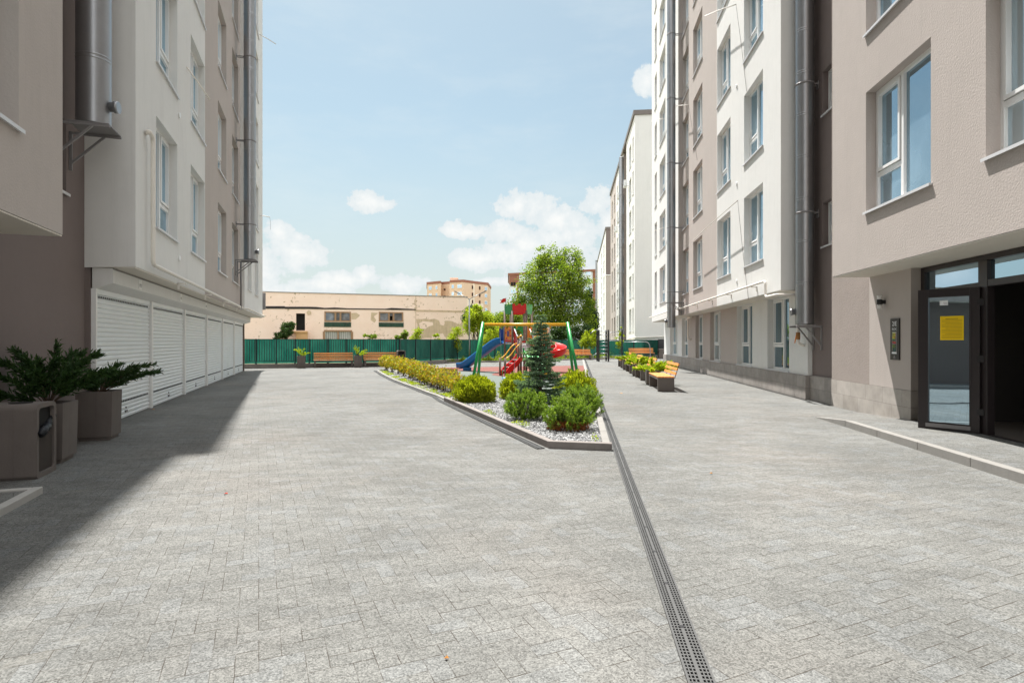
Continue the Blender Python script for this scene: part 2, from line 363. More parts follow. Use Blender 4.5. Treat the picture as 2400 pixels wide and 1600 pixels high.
def pavement_mat():
    m, t, b, o = newmat('herringbone_paving')
    co = t.node('ShaderNodeTexCoord').outputs['Object']
    rot = t.node('ShaderNodeVectorRotate', rotation_type='Z_AXIS'); t.l.new(co, rot.inputs[0]); rot.inputs['Angle'].default_value = R(-24)
    wob = t.node('ShaderNodeTexNoise'); wob.inputs['Scale'].default_value = 14; t.l.new(co, wob.inputs['Vector'])
    v = t.vm('ADD', rot.outputs[0], t.vm('SCALE', t.vm('SUBTRACT', wob.outputs['Color'], (.5, .5, .5)), .006))
    v = t.vm('SCALE', v, 10.6)
    s_ = t.node('ShaderNodeSeparateXYZ'); t.l.new(v, s_.inputs[0]); x, y = s_.outputs[0], s_.outputs[1]
    i, j = t.m('FLOOR', x), t.m('FLOOR', y); fx, fy = t.m('FRACT', x), t.m('FRACT', y)
    k = t.m('FLOORED_MODULO', t.m('SUBTRACT', i, j), 4)
    def eq(n): return t.m('COMPARE', k, float(n), .25)
    gx, gy = t.m('SUBTRACT', 1, fx), t.m('SUBTRACT', 1, fy)
    big = 10.
    dl = t.m('ADD', fx, t.m('MULTIPLY', eq(1), big)); dr = t.m('ADD', gx, t.m('MULTIPLY', eq(0), big))
    db = t.m('ADD', fy, t.m('MULTIPLY', eq(2), big)); dt = t.m('ADD', gy, t.m('MULTIPLY', eq(3), big))
    d = t.m('MINIMUM', t.m('ADD', t.m('MINIMUM', dl, dr), .006), t.m('MINIMUM', db, dt))
    ci = t.m('SUBTRACT', i, eq(1)); cj = t.m('ADD', j, eq(3))
    cb = t.node('ShaderNodeCombineXYZ'); t.l.new(ci, cb.inputs[0]); t.l.new(cj, cb.inputs[1])
    wn = t.node('ShaderNodeTexWhiteNoise', noise_dimensions='2D'); t.l.new(cb.outputs[0], wn.inputs['Vector'])
    tone = t.mr(wn.outputs['Value'], 0, 1, .955, 1.045, 'LINEAR')
    g1 = t.noise(co, 120, 3, .75); g2 = t.noise(t.vm('MULTIPLY', co, (.7, 1.3, 1)), 22, 4, .75)
    vo = t.node('ShaderNodeTexVoronoi'); vo.inputs['Scale'].default_value = 125; t.l.new(co, vo.inputs['Vector']); vs3 = t.node('ShaderNodeSeparateColor'); t.l.new(vo.outputs['Color'], vs3.inputs[0]); gv = vs3.outputs[0]
    sp_ = t.m('ADD', t.mr(g1, .30, .70, .60, 1.40, 'LINEAR'), t.m('ADD', t.m('MULTIPLY', t.m('SUBTRACT', g2, .5), .70), t.mr(gv, 0, 1, -.34, .34, 'LINEAR')))
    big1 = t.mr(t.noise(co, .55, 5, .6), .3, .7, .86, 1.12); mid = t.mr(t.noise(t.vm('MULTIPLY', co, (.5, 1.6, 1)), 3.5, 4, .6), .3, .7, .90, 1.10)
    f = t.m('MULTIPLY', t.m('MULTIPLY', tone, sp_), t.m('MULTIPLY', big1, mid))
    base = t.mix(t.mr(t.noise(co, .45, 3), .45, .75), (.146, .146, .137), (.156, .149, .136))
    base = t.mix(t.m('MULTIPLY', t.mr(wn.outputs['Value'], .6, .98), .22), base, (.150, .165, .176))
    c = t.vm('SCALE', base, f)
    jn = t.m('MULTIPLY', t.mr(d, .010, .034, 1, 0), t.mr(t.noise(co, 4.5, 4, .65), .38, .62, .14, .95))
    c = t.mix(jn, c, (.055, .045, .035))
    st = t.m('MULTIPLY', t.mr(t.noise(t.vm('MULTIPLY', co, (1.3, .8, 1)), .8, 6, .7), .62, .74), .35)
    c = t.mix(st, c, (.27, .25, .21))
    t.l.new(c, b.inputs['Base Color']); b.inputs['Roughness'].default_value = .93; b.inputs['Specular IOR Level'].default_value = .2
    bp = t.node('ShaderNodeBump'); bp.inputs['Distance'].default_value = .004; bp.inputs['Strength'].default_value = .7
    t.l.new(t.m('SUBTRACT', t.m('MULTIPLY', g1, .6), jn), bp.inputs['Height']); t.l.new(bp.outputs[0], b.inputs['Normal'])
    return m
PAVE = pavement_mat()
GROUND = mat('rough_ground', (.12, .12, .05), .95, var=.3, vs_=.6)

# ------------------------------------------------------------------ ground
def sheet(name, poly, z, m, kind='structure'):
    mb = MB(); mb.face([(x, y, z) for x, y in poly]); o = mb.build(name, m); o['kind'] = kind; return o
sheet('ground', [(-900, -300), (900, -300), (900, 1600), (-900, 1600)], -.03, GROUND)
FK = LW(sOn(935, 32.6, AL), 32.6); FM = at(1100, 39.5); FN = at(1368, 46.5); FE = at(1553, 48.0); FL0 = LW(-9, 32.6)
off = .4
sheet('pavement', [(-16, -8), (24, -8), (24, 47.5), (FE.x, FE.y), (FN.x, FN.y), (FM.x, FM.y), (FK.x, FK.y), (FL0.x, FL0.y)], 0, PAVE)

def facade(mb, c, sg, t0, t1, z0, z1, holes=(), depth=.25, axis='s'):
    ts = sorted({t0, t1, *[h[0] for h in holes], *[h[1] for h in holes]}); zs = sorted({z0, z1, *[h[2] for h in holes], *[h[3] for h in holes]})
    ts = [t for t in ts if t0 <= t <= t1]; zs = [z for z in zs if z0 <= z <= z1]
    def q(a, b): mb.face(a if sg*b > 0 else a[::-1])
    for a, b in zip(ts, ts[1:]):
        for e, f in zip(zs, zs[1:]):
            if any(h[0] <= a+1e-6 and b <= h[1]+1e-6 and h[2] <= e+1e-6 and f <= h[3]+1e-6 for h in holes): continue
            p = [(c, a, e), (c, b, e), (c, b, f), (c, a, f)]
            mb.face(p if sg > 0 else p[::-1])
    d = c - sg*depth
    for a, b, e, f in holes:
        for p in ([(c, a, e), (c, b, e), (d, b, e), (d, a, e)], [(c, a, f), (d, a, f), (d, b, f), (c, b, f)],
                  [(c, a, e), (d, a, e), (d, a, f), (c, a, f)], [(c, b, e), (c, b, f), (d, b, f), (d, b, e)]):
            mb.face(p if sg > 0 else p[::-1])
WC = {}
def window(parent, c, sg, t0, t1, z0, z1, depth=.25, kind='u', sill=True, open_=False, fm=None, over=.04):
    W, H = round(t1-t0, 3), round(z1-z0, 3); key = (W, H, sg, kind, sill, open_, round(depth, 3), over)
    if key not in WC:
        f = MB(); g = MB(); s = MB(); fr = .055; dp = .07
        # local axes: x outward (0 = frame face), y along the wall, z up
        def bx(m_, x0, x1, *r): m_.box(min(sg*x0, sg*x1), max(sg*x0, sg*x1), *r)
        bx(f, -dp, 0, 0, fr, 0, H); bx(f, -dp, 0, W-fr, W, 0, H); bx(f, -dp, 0, fr, W-fr, 0, fr); bx(f, -dp, 0, fr, W-fr, H-fr, H)
        if kind == 'u': ym, zm = W*.56, H*.30
        elif kind == 'g': ym, zm = W*.50, H*.33
        elif kind == 's': ym, zm = None, None
        if ym:
            bx(f, -dp, 0, ym-.035, ym+.035, fr, H-fr); bx(f, -dp, -.002, ym+.035, W-fr, zm-.035, zm+.035)
            # casement sash standing proud in the far half
            a, b, e, h = ym+.05, W-fr-.012, zm+.05, H-fr-.012
            if not open_:
                bx(f, -.05, .018, a, a+.045, e, h); bx(f, -.05, .018, b-.045, b, e, h); bx(f, -.05, .018, a+.045, b-.045, e, e+.045); bx(f, -.05, .018, a+.045, b-.045, h-.045, h)
            else:
                hh = h-e; Mx = Matrix.Translation((sg*-.02, 0, e)) @ Matrix.Rotation(sg*-R(9), 4, 'Y')
                for r in ((a, a+.045, 0, hh), (b-.045, b, 0, hh), (a+.045, b-.045, 0, .045), (a+.045, b-.045, hh-.045, hh)):
                    f.box(-.03, .03, *r, Mx)
        else:
            a, b = fr+.02, W-fr-.02
            hh = H-2*fr; Mx = Matrix.Translation((sg*-.01, 0, fr)) @ Matrix.Rotation(sg*-R(8 if open_ else 0), 4, 'Y')
            for r in ((a, a+.045, 0, hh), (b-.045, b, 0, hh), (a+.045, b-.045, 0, .045), (a+.045, b-.045, hh-.045, hh)): f.box(-.03, .03, *r, Mx)
        x = -sg*.045
        p = [(x, fr*.5, fr*.5), (x, W-fr*.5, fr*.5), (x, W-fr*.5, H-fr*.5), (x, fr*.5, H-fr*.5)]; g.face(p if sg > 0 else p[::-1])
        if sill:
            bx(s, .003, depth+over, -.03, W+.03, -.028, -.003); bx(s, depth+over-.004, depth+over+.003, -.03, W+.03, -.042, -.003)
        fo = f.build('window', PVC, parent); go = g.build('pane', DUSKG if kind == 'g' else GLASS, fo); so = s.build('sill', SILL, fo) if sill else None
        for o_ in (fo, go, so):
            if o_: # meshes are authored around the window corner, not around the building
                me = o_.data; off_ = ORG[parent.name]
                me.transform(Matrix.Translation(off_))
        WC[key] = (fo, go, so); o = fo
    else:
        fo, go, so = WC[key]
        o = fo.copy(); C.objects.link(o); o.parent = parent
        for q in (go, so):
            if q: n = q.copy(); C.objects.link(n); n.parent = o
    o.location = Vector((c - sg*depth, t0, z0)) - ORG[parent.name]
    return o

FLOORS = 9; TOP = 28.5
def flue(name, label, ang, s, t, r, z0, z1, sg, wall_s, clamps, capdir, group='steel flue pipes on the facades', brk=True):
    th = thing(name, label, 'flue pipe', fw(ang, s, t, z0), ang, group, (s, t, z0))
    mb = MB(); zs = [z0]; rr = [r]; z = z0
    while z < z1-.5:
        z += .98
        for dz in (-.05, .0):
            zs += [z+dz-.020, z+dz-.010, z+dz-.006, z+dz+.006, z+dz+.010, z+dz+.020]; rr += [r, r, r+.004, r+.004, r, r]
    zs.append(z1); rr.append(r); zs[1:1] = [z0+.015]; rr[1:1] = [r]; zs[-1:-1] = [z1-.015]; rr[-1:-1] = [r]
    mb.tube([(s, t, q) for q in zs], rr, 32); mb.build('pipe', STEEL, th)
    cp = MB(); d = Vector(capdir).normalized(); a = Vector((s, t, z0+.30))+d*(r-.02); cp.tube([a, a+d*.07, a+d*.072, a+d*.13], [.07, .07, .085, .085], 20); cp.build('vent_cap', STEEL, th)
    bk = MB()
    def bracket(z, plate):
        for dt in (-r-.03, r+.03):
            bk.bar((wall_s, t+dt, z), (s+sg*(r+.06), t+dt, z), .035, .035); bk.bar((wall_s+sg*.02, t+dt, z-.45), (s+sg*(r*.3), t+dt, z-.01), .03, .03); bk.bar((wall_s+sg*.02, t+dt, z-.55), (wall_s+sg*.02, t+dt, z+.02), .035, .035, (1, 0, 0))
        if plate: bk.box(min(wall_s+sg*.15, s+sg*(r+.05)), max(wall_s+sg*.15, s+sg*(r+.05)), t-r-.05, t+r+.05, z+.02, z+.035)
    bracket(z0-.055 if brk else z0+1.15, brk); bk.build('bracket', GREYM, th)
    for zc in clamps:
        ck = MB(); ck.tube([(s, t, zc-.02), (s, t, zc+.02)], r+.012, 24)
        for dt in (-.06, .06): ck.bar((wall_s, t+dt, zc), (s-sg*r, t+dt, zc), .02, .03)
        ck.box(wall_s-.006 if sg > 0 else wall_s-.02, wall_s+.02 if sg > 0 else wall_s+.006, t-.05, t+.05, zc-.11, zc+.08); ck.build('clamp', GREYM, th)
    return th

# ================================================================== RIGHT APARTMENT BLOCK
rb = thing('apartment_building', 'tall white and taupe apartment block on the right with dark glazed entrance', 'apartment building', RW(5.6, 6, 0), AR, 'new apartment blocks', (5.6, 6, 0))
up = lambda a, b, n=FLOORS, z=3.59: [(a, b, z+3*k, z+3*k+2.02) for k in range(n-1)]
colA, colB, colC, colD = (15.71, 17.44), (18.94, 20.70), (23.12, 24.92), (25.95, 27.42)
colE, colF = (31.5, 33.7), (34.9, 35.85)
mb = MB(); facade(mb, 4.84, -1, 14.37, 20.75, 2.64, TOP, up(*colA)+up(*colB), .155)
mb.face([(4.84, 14.37, 2.64), (5.6, 14.37, 2.64), (5.6, 14.37, TOP), (4.84, 14.37, TOP)]); mb.build('wall', WHITE, rb, label='white wall section beside the flue niche')
mb = MB(); facade(mb, 4.84, -1, 20.75, 27.5, 2.64, TOP, up(*colC)+up(*colD), .155); mb.build('wall', TAUPE, rb, label='taupe wall section in the middle of the facade')
mb = MB(); facade(mb, 4.66, -1, 27.5, 37.2, 2.64, TOP, up(*colE)+up(*colF), .155); mb.face([(4.66, 37.2, 2.64), (4.66, 37.2, TOP), (16, 37.2, TOP), (16, 37.2, 2.64)]); mb.build('wall', WHITE, rb, label='white wall section at the far end')
mb = MB(); mb.face([(4.66, 27.5, 2.64), (4.84, 27.5, 2.64), (4.84, 27.5, TOP), (4.66, 27.5, TOP)]); mb.build('wall_return', TAUPE, rb)
mb = MB(); mb.box(4.845, 5.6, 14.375, 27.49, 2.62, 2.637); mb.box(4.665, 5.6, 27.51, 37.19, 2.62, 2.637); mb.build('soffit', CREAM, rb)
for cA in (colA, colB, colC, colD):
    for k in range(FLOORS-1): window(rb, 4.84, -1, cA[0], cA[1], 3.59+3*k, 5.61+3*k, depth=.155, open_=((k, cA) in ((0, colA), (0, colB), (1, colA), (4, colC))))
for cA in (colE, colF):
    for k in range(FLOORS-1): window(rb, 4.66, -1, cA[0], cA[1], 3.59+3*k, 5.61+3*k, depth=.155, kind='u' if cA is colE else 's')
# ground floor
G = [(15.59, 17.3), (18.76, 20.5), (22.8, 24.55), (25.95, 27.55), (29.5, 31.1), (32.5, 35.0)]
for (a, b, gs, m_, lb) in ((14.37, 20.52, G[:2], WHITE, 'white ground floor wall'), (20.52, 29.4, G[2:4], TAUPE, 'taupe ground floor wall'), (29.4, 37.4, G[4:], WHITE, 'far white ground floor wall')):
    mb = MB(); facade(mb, 5.456, -1, a, b, .58, 2.62, [(g[0], g[1], .62, 2.615) for g in gs], .155)
    if a < 15: mb.face([(5.456, 14.37, .58), (5.6, 14.37, .58), (5.6, 14.37, 2.62), (5.456, 14.37, 2.62)])
    mb.build('wall', m_, rb, label=lb)
for g in G: window(rb, 5.456, -1, g[0], g[1], .62, 2.61, depth=.155, kind='g', over=.03)
mb = MB(); mb.box(5.40, 5.7, 14.36, 37.45, 0, .585); mb.build('plinth', PLINTH, rb)
mb = MB(); mb.box(5.50, 5.7, 13.17, 14.355, 0, .59); mb.build('plinth', PLINTH, rb)
# niche with dark wall
nh = [(13.17, 13.78, 3.57+3*k, 4.57+3*k) for k in range(FLOORS-1)]
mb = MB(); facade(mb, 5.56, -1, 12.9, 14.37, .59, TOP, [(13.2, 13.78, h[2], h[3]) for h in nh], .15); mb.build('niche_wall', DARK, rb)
for h in nh: window(rb, 5.56, -1, 13.2, 13.78, h[2], h[3], depth=.12, kind='s', open_=True)
# entrance block
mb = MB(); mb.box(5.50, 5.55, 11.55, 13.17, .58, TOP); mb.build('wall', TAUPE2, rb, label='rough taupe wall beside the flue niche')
mb = MB(); mb.box(5.50, 5.9, 10.19, 11.55, .58, 2.64); mb.build('wall', TAUPE, rb, label='taupe wall carrying the house number plate')
mb = MB(); mb.box(5.494, 5.9, 10.184, 13.17, 0, .575); mb.build('plinth', PLINTHL, rb)
nb = [(8.49, 10.28), (5.63, 7.42), (2.4, 4.2), (-.6, 1.2)]
hl = [h for c_ in nb for h in up(*c_)]
mb = MB(); facade(mb, 4.84, -1, -3, 11.55, 2.64, TOP, hl, .16); mb.face([(4.84, 11.55, 2.64), (4.84, 11.55, TOP), (5.5, 11.55, TOP), (5.5, 11.55, 2.64)]); mb.build('wall', TAUPE, rb, label='taupe wall overhanging the entrance')
for c_ in nb:
    for k in range(FLOORS-1): window(rb, 4.84, -1, c_[0], c_[1], 3.59+3*k, 5.61+3*k, depth=.16)
mb = MB(); mb.box(4.845, 5.75, -3, 11.545, 2.62, 2.637); mb.build('soffit', CREAM, rb)
mb = MB(); mb.box(5.5, 5.9, -3, 6.3, 0, 2.62); mb.build('wall', TAUPE, rb)
mb = MB(); mb.box(4.845, 17, -3, 37.2, TOP-.02, TOP+.3); mb.box(4.78, 4.845, -3, 27.5, TOP-.1, TOP+.34); mb.box(16.9, 17, -3, 37.2, 0, TOP-.02); mb.box(5.9, 16.9, -3.1, -3, 0, TOP-.02); mb.build('roof', GREYM, rb)
# lobby behind the doors
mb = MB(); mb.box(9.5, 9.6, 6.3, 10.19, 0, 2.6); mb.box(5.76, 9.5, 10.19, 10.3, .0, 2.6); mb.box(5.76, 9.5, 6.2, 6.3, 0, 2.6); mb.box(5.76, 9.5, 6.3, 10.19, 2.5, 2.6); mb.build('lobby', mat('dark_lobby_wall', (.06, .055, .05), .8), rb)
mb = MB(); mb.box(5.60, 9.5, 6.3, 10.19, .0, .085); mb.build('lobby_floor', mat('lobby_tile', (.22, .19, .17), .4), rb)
# glazed screen
fr = MB(); S0 = 5.65
def fb(t0, t1, z0, z1, d0=0., d1=.09): fr.box(S0-d0, S0+d1, t0, t1, z0, z1)
fb(10.08, 10.185, .085, 2.615); fb(6.32, 10.08, 2.535, 2.615); fb(8.62, 8.80, .085, 2.535, .012); fb(6.32, 6.42, .085, 2.535); fb(7.0, 7.1, .085, 2.2)
fb(8.80, 10.08, 2.165, 2.24); fb(6.42, 8.62, 2.165, 2.26, .006); fb(6.42, 10.08, .075, .1, .02)
fr.build('entrance_frame', DFRAME, rb, bevel=.004)
for (a, b) in ((8.80, 10.08), (6.42, 8.62)):
    g = MB(); g.face([(S0+.04, a, 2.2), (S0+.04, a, 2.54), (S0+.04, b, 2.54), (S0+.04, b, 2.2)]); g.build('transom_pane', DGLASS, rb)
g = MB(); g.face([(S0+.04, 6.42, .1), (S0+.04, 6.42, 2.2), (S0+.04, 7.0, 2.2), (S0+.04, 7.0, .1)]); g.build('side_pane', DGLASS, rb)
# open narrow leaf
hx = Vector((5.63, 8.74, 0)); fx_ = Vector((5.115, 9.27, 0)); dv = (fx_-hx); Wd = dv.length; dv.normalize(); nv = Vector((dv.y, -dv.x, 0))
if nv.x > 0: nv = -nv
Dm = Matrix(((dv.x, nv.x, 0, hx.x), (dv.y, nv.y, 0, hx.y), (0, 0, 1, .09), (0, 0, 0, 1)))
Hd = 2.08; df = MB()
for r in ((0, .115, 0, Hd), (Wd-.13, Wd, 0, Hd), (.115, Wd-.13, Hd-.12, Hd), (.115, Wd-.13, 0, .12)): df.box(r[0], r[1], -.03, .035, r[2], r[3], Dm)
df.box(Wd-.135, Wd+.012, -.045, -.03, .01, Hd-.01, Dm); df.box(0.10, .116, -.02, .045, .105, Hd-.105, Dm); df.box(Wd-.132, Wd-.118, -.02, .045, .105, Hd-.105, Dm)
door = df.build('entrance_door', DFRAME, rb, bevel=.003)
g = MB()
p = [Dm @ Vector(q) for q in ((.11, .012, .11), (.11, .012, Hd-.11), (Wd-.12, .012, Hd-.11), (Wd-.12, .012, .11))]; g.face(p); g.build('pane', DGLASS, door, fix=False)
g = MB(); g.box(.10, Wd-.10, .036, .052, .045, .10, Dm); g.build('kick_trim', GREYM, door)
for z in (.25, 1.0, 1.8):
    g = MB(); g.tube([Dm @ Vector((-.02, -.0, z)), Dm @ Vector((-.02, -.0, z+.13))], .018, 10); g.box(-.05, .03, .02, .045, z+.02, z+.11, Dm); g.build('hinge', BLACK, door)
g = MB(); g.box(.125+.06, .125+.34, .016, .019, 1.33, 1.68, Dm); notice = g.build('paper_notice', YPAPER); notice.rotation_euler = (0, 0, AR)
tag(notice, 'yellow printed notice taped inside the open glass entrance door', 'notice')
def text_mesh(body, size, ext, mat_, parent, M4, name='lettering', align='CENTER'):
    cu = bpy.data.curves.new('txt', 'FONT'); cu.body = body; cu.size = size; cu.extrude = ext; cu.align_x = align; cu.align_y = 'CENTER'; cu.resolution_u = 3
    to = bpy.data.objects.new('txt', cu); C.objects.link(to); dg = bpy.context.evaluated_depsgraph_get()
    me = bpy.data.meshes.new_from_object(to.evaluated_get(dg)); bpy.data.objects.remove(to); bpy.data.curves.remove(cu)
    me.transform(M4); me.materials.clear(); me.materials.append(mat_); me.transform(Matrix.Translation(-ORG.get(parent.name, Vector())))
    o = bpy.data.objects.new(name, me); C.objects.link(o); o.parent = parent; ORG[o.name] = ORG.get(parent.name, Vector()); return o
INK = mat('grey_ink', (.30, .18, .01), .8); WINK = mat('white_ink', (.80, .82, .83), .5)
g = MB()
for i in range(15):
    z = 1.64-.02*i; w0 = .205 if i != 0 else .25; w1 = .445 if i % 4 != 3 else .40
    if i == 0: w1 = .40
    g.box(w0, w1, .0195, .0205, z-.0022 if i else z-.004, z+.0022 if i else z+.004, Dm)
o = g.build('printed_lines', INK, notice)
g = MB(); g.box(.37, .47, .016, .018, 1.84, 1.91, Dm); st = g.build('sticker', WINK); st.rotation_euler = (0, 0, AR); tag(st, 'small white sticker in the top corner of the open entrance door glass', 'sticker')
g = MB(); g.box(.375, .43, .0182, .0188, 1.875, 1.88, Dm); g.box(.375, .42, .0182, .0188, 1.86, 1.865, Dm); g.build('printed_lines', GREYM, st)

# house number plate
sgn = thing('house_number_sign', 'tall narrow dark intercom plate reading 2/E BLOC on taupe entrance wall', 'sign', RW(5.5, 10.64, 1.08), AR, org=(5.5, 10.64, 1.08))
mb = MB(); mb.box(5.478, 5.499, 10.50, 10.78, 1.08, 1.80); mb.build('plate', mat('dark_plate', (.035, .032, .03), .45), sgn, bevel=.003)
TM = lambda s, t, z: Matrix.Translation((s, t, z)) @ Matrix.Rotation(R(-90), 4, 'Z') @ Matrix.Rotation(R(90), 4, 'X')
text_mesh('2/E', .115, .001, WINK, sgn, TM(5.476, 10.64, 1.705)); text_mesh('BLOC', .058, .001, WINK, sgn, TM(5.476, 10.64, 1.615))
mb = MB(); mb.box(5.474, 5.478, 10.565, 10.715, 1.21, 1.575); mb.build('screen_surround', GREYM, sgn)
mb = MB(); mb.box(5.472, 5.4745, 10.58, 10.70, 1.225, 1.56); mb.build('screen', DGLASS, sgn)
mb = MB(); mb.box(5.471, 5.473, 10.565, 10.715, 1.185, 1.215); mb.box(5.4705, 5.4715, 10.59, 10.69, 1.548, 1.553); mb.build('label_strip', WINK, sgn)
mb = MB(); mb.face([(5.474, 10.675, 1.12), (5.474, 10.64, 1.165), (5.474, 10.605, 1.12)]); mb.box(5.474, 5.477, 10.61, 10.67, 1.10, 1.112); mb.build('emblem', GREYM, sgn)
lm = thing('wall_lamp', 'short up and down wall lamp with black band beside the entrance', 'wall lamp', RW(5.5, 11.0, 2.0), AR, org=(5.5, 11.0, 2.0))
mb = MB(); mb.tube([(5.41, 11.0, 2.07), (5.41, 11.0, 2.155)], .046, 20); mb.box(5.41, 5.499, 10.965, 11.035, 2.08, 2.145); mb.build('lamp_body', BLACK, lm)
mb = MB(); mb.tube([(5.41, 11.0, 2.155), (5.41, 11.0, 2.235)], .04, 20); mb.build('lamp_shade', LAMPG, lm)
mb = MB(); mb.tube([(5.41, 11.0, 1.995), (5.41, 11.0, 2.07)], .034, 20, r2=.04); mb.build('lamp_shade', LAMPG, lm)

flue('flue_pipe', 'wide steel flue in the niche between white wall and entrance block', AR, 5.26, 14.04, .20, 1.80, 30.0, -1, 5.56, [4.4+3*k for k in range(8)], (-1, .35, 0))
flue('flue_pipe', 'steel flue at the joint between taupe and far white wall of the right block', AR, 4.30, 27.25, .19, 2.05, 30.0, -1, 4.84, [3.7+3*k for k in range(9)], (-1, .2, 0), brk=False)
# gas pipe
def gas(name, label, ang, pts, r, s_wall, sg, group='cream gas pipes', hooks=()):
    th = thing(name, label, 'gas pipe', fw(ang, *pts[0]), ang, group, pts[0])
    # round the bends
    P_ = [Vector(p) for p in pts]; out = [P_[0]]
    for i in range(1, len(P_)-1):
        a, b, c = P_[i-1], P_[i], P_[i+1]; q = min(.12, (b-a).length*.4, (c-b).length*.4); s_, e_ = b+(a-b).normalized()*q, b+(c-b).normalized()*q
        for k in range(6):
            u = k/5; out.append(s_*(1-u)**2 + b*2*u*(1-u) + e_*u*u)
    out.append(P_[-1]); mb = MB(); mb.tube(out, r, 12); mb.build('pipe', PIPEW, th)
    if hooks:
        hk = MB()
        for (t, z) in hooks: hk.box(min(s_wall, s_wall+sg*.16), max(s_wall, s_wall+sg*.16), t-.015, t+.015, z-r-.03, z-r); hk.box(min(s_wall, s_wall+sg*.03), max(s_wall, s_wall+sg*.03), t-.015, t+.015, z-r-.14, z-r)
        hk.build('hook', PIPEW, th)
    return th
gas('gas_pipe', 'cream gas pipe running along the lower edge of the right block', AR, [(5.3, 14.3, 2.52), (4.70, 14.3, 2.52), (4.70, 15.05, 2.52), (4.70, 15.05, 2.93), (4.70, 27.3, 2.93), (4.52, 27.6, 2.93), (4.52, 37.4, 2.93)], .032, 4.84, -1, hooks=[(16.2+2.6*k, 2.93) for k in range(5)])
gas('gas_pipe', 'short cream gas pipe with valve below the far flue of right block', AR, [(5.3, 27.8, 2.55), (5.3, 28.6, 2.55), (5.3, 28.6, 1.55), (5.44, 28.6, 1.5)], .05, 5.456, -1)
gp = gas('gas_pipe', 'cream pipe stub with brass valve under the niche flue', AR, [(5.42, 14.55, 2.3), (5.30, 14.55, 2.3), (5.30, 14.55, 1.35), (5.44, 14.55, 1.3)], .035, 5.456, -1)
mb = MB(); mb.tube([(5.30, 14.55, 1.45), (5.30, 14.55, 1.62)], .05, 12); mb.build('valve', mat('brass', (.35, .17, .06), .45, metal=.5), gp)
mb = MB(); mb.bar((5.24, 14.5, 1.55), (5.19, 14.45, 1.36), .02, .012); mb.build('valve_handle', ORG_, gp)

# ================================================================== LEFT APARTMENT BLOCK
lb = thing('apartment_building', 'tall shaded white and taupe apartment block on the left above white garage shutters', 'apartment building', LW(-3.4, 10, 0), AL, 'new apartment blocks', (-3.4, 10, 0))
upl = lambda a, b: [(a, b, 3.48+3*k, 5.49+3*k) for k in range(FLOORS-1)]
l1, l2, l3, l4, l5, l6 = (11.83, 13.48), (14.79, 16.50), (18.58, 20.2), (21.5, 23.1), (24.6, 26.0), (27.3, 28.9)
mb = MB(); facade(mb, -2.77, 1, 10.6, 16.55, 2.6, TOP, upl(*l1)+upl(*l2), .155); mb.face([(-3.46, 10.6, 2.56), (-2.77, 10.6, 2.6), (-2.77, 10.6, TOP), (-3.46, 10.6, TOP)]); mb.build('wall', WHITE, lb, label='white wall section beside the flue niche')
mb = MB(); facade(mb, -2.77, 1, 16.55, 23.6, 2.6, TOP, upl(*l3)+upl(*l4), .155); mb.build('wall', TAUPE, lb, label='taupe wall section in the middle of the facade')
mb = MB(); facade(mb, -2.62, 1, 23.6, 31.0, 2.6, TOP, upl(*l5)+upl(*l6), .155); mb.face([(-2.62, 31.0, 2.6), (-15, 31.0, 2.6), (-15, 31.0, TOP), (-2.62, 31.0, TOP)]); mb.face([(-2.77, 23.6, 2.6), (-2.62, 23.6, 2.6), (-2.62, 23.6, TOP), (-2.77, 23.6, TOP)]); mb.build('wall', WHITE, lb, label='white wall section at the far end')
for c_ in (l1, l2, l3, l4):
    for k in range(FLOORS-1): window(lb, -2.77, 1, c_[0], c_[1], 3.48+3*k, 5.49+3*k, depth=.155)
for c_ in (l5, l6):
    for k in range(FLOORS-1): window(lb, -2.62, 1, c_[0], c_[1], 3.48+3*k, 5.49+3*k, depth=.155)
mb = MB(); mb.box(-3.45, -2.775, 10.61, 23.6, 2.575, 2.597); mb.box(-6, -2.625, 23.61, 30.99, 2.575, 2.597); mb.build('soffit', CREAM, lb)
nbl = [(5.0, 6.83), (1.9, 3.7), (-1.2, .6)]
mb = MB(); facade(mb, -2.77, 1, -3, 7.84, 2.62, TOP, [h for c_ in nbl for h in upl(*c_)], .25); mb.face([(-2.77, 7.84, 2.62), (-3.46, 7.84, 2.62), (-3.46, 7.84, TOP), (-2.77, 7.84, TOP)]); mb.build('wall', TAUPE, lb, label='taupe wall overhanging the planters')
for c_ in nbl:
    for k in range(FLOORS-1): window(lb, -2.77, 1, c_[0], c_[1], 3.48+3*k, 5.49+3*k, depth=.25)
mb = MB(); mb.box(-3.45, -2.775, -3, 7.835, 2.60, 2.617); mb.build('soffit', CREAM, lb)
nhl = [(9.3, 9.92, 3.55+3*k, 4.6+3*k) for k in range(FLOORS-1)]
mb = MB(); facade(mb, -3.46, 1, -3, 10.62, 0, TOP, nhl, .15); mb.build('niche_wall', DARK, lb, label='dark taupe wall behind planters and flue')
for h in nhl: window(lb, -3.46, 1, h[0], h[1], h[2], h[3], depth=.12, kind='s')
mb = MB(); mb.box(-15, -2.45, -3, 27.8, TOP, TOP+.25); mb.box(-15, -2.8, -3, 31, TOP-.01, TOP); mb.box(-15, -14.9, -3, 31, 0, TOP-.02); mb.box(-14.9, -3.5, -3.1, -3, 0, TOP-.02); mb.build('roof', GREYM, lb)
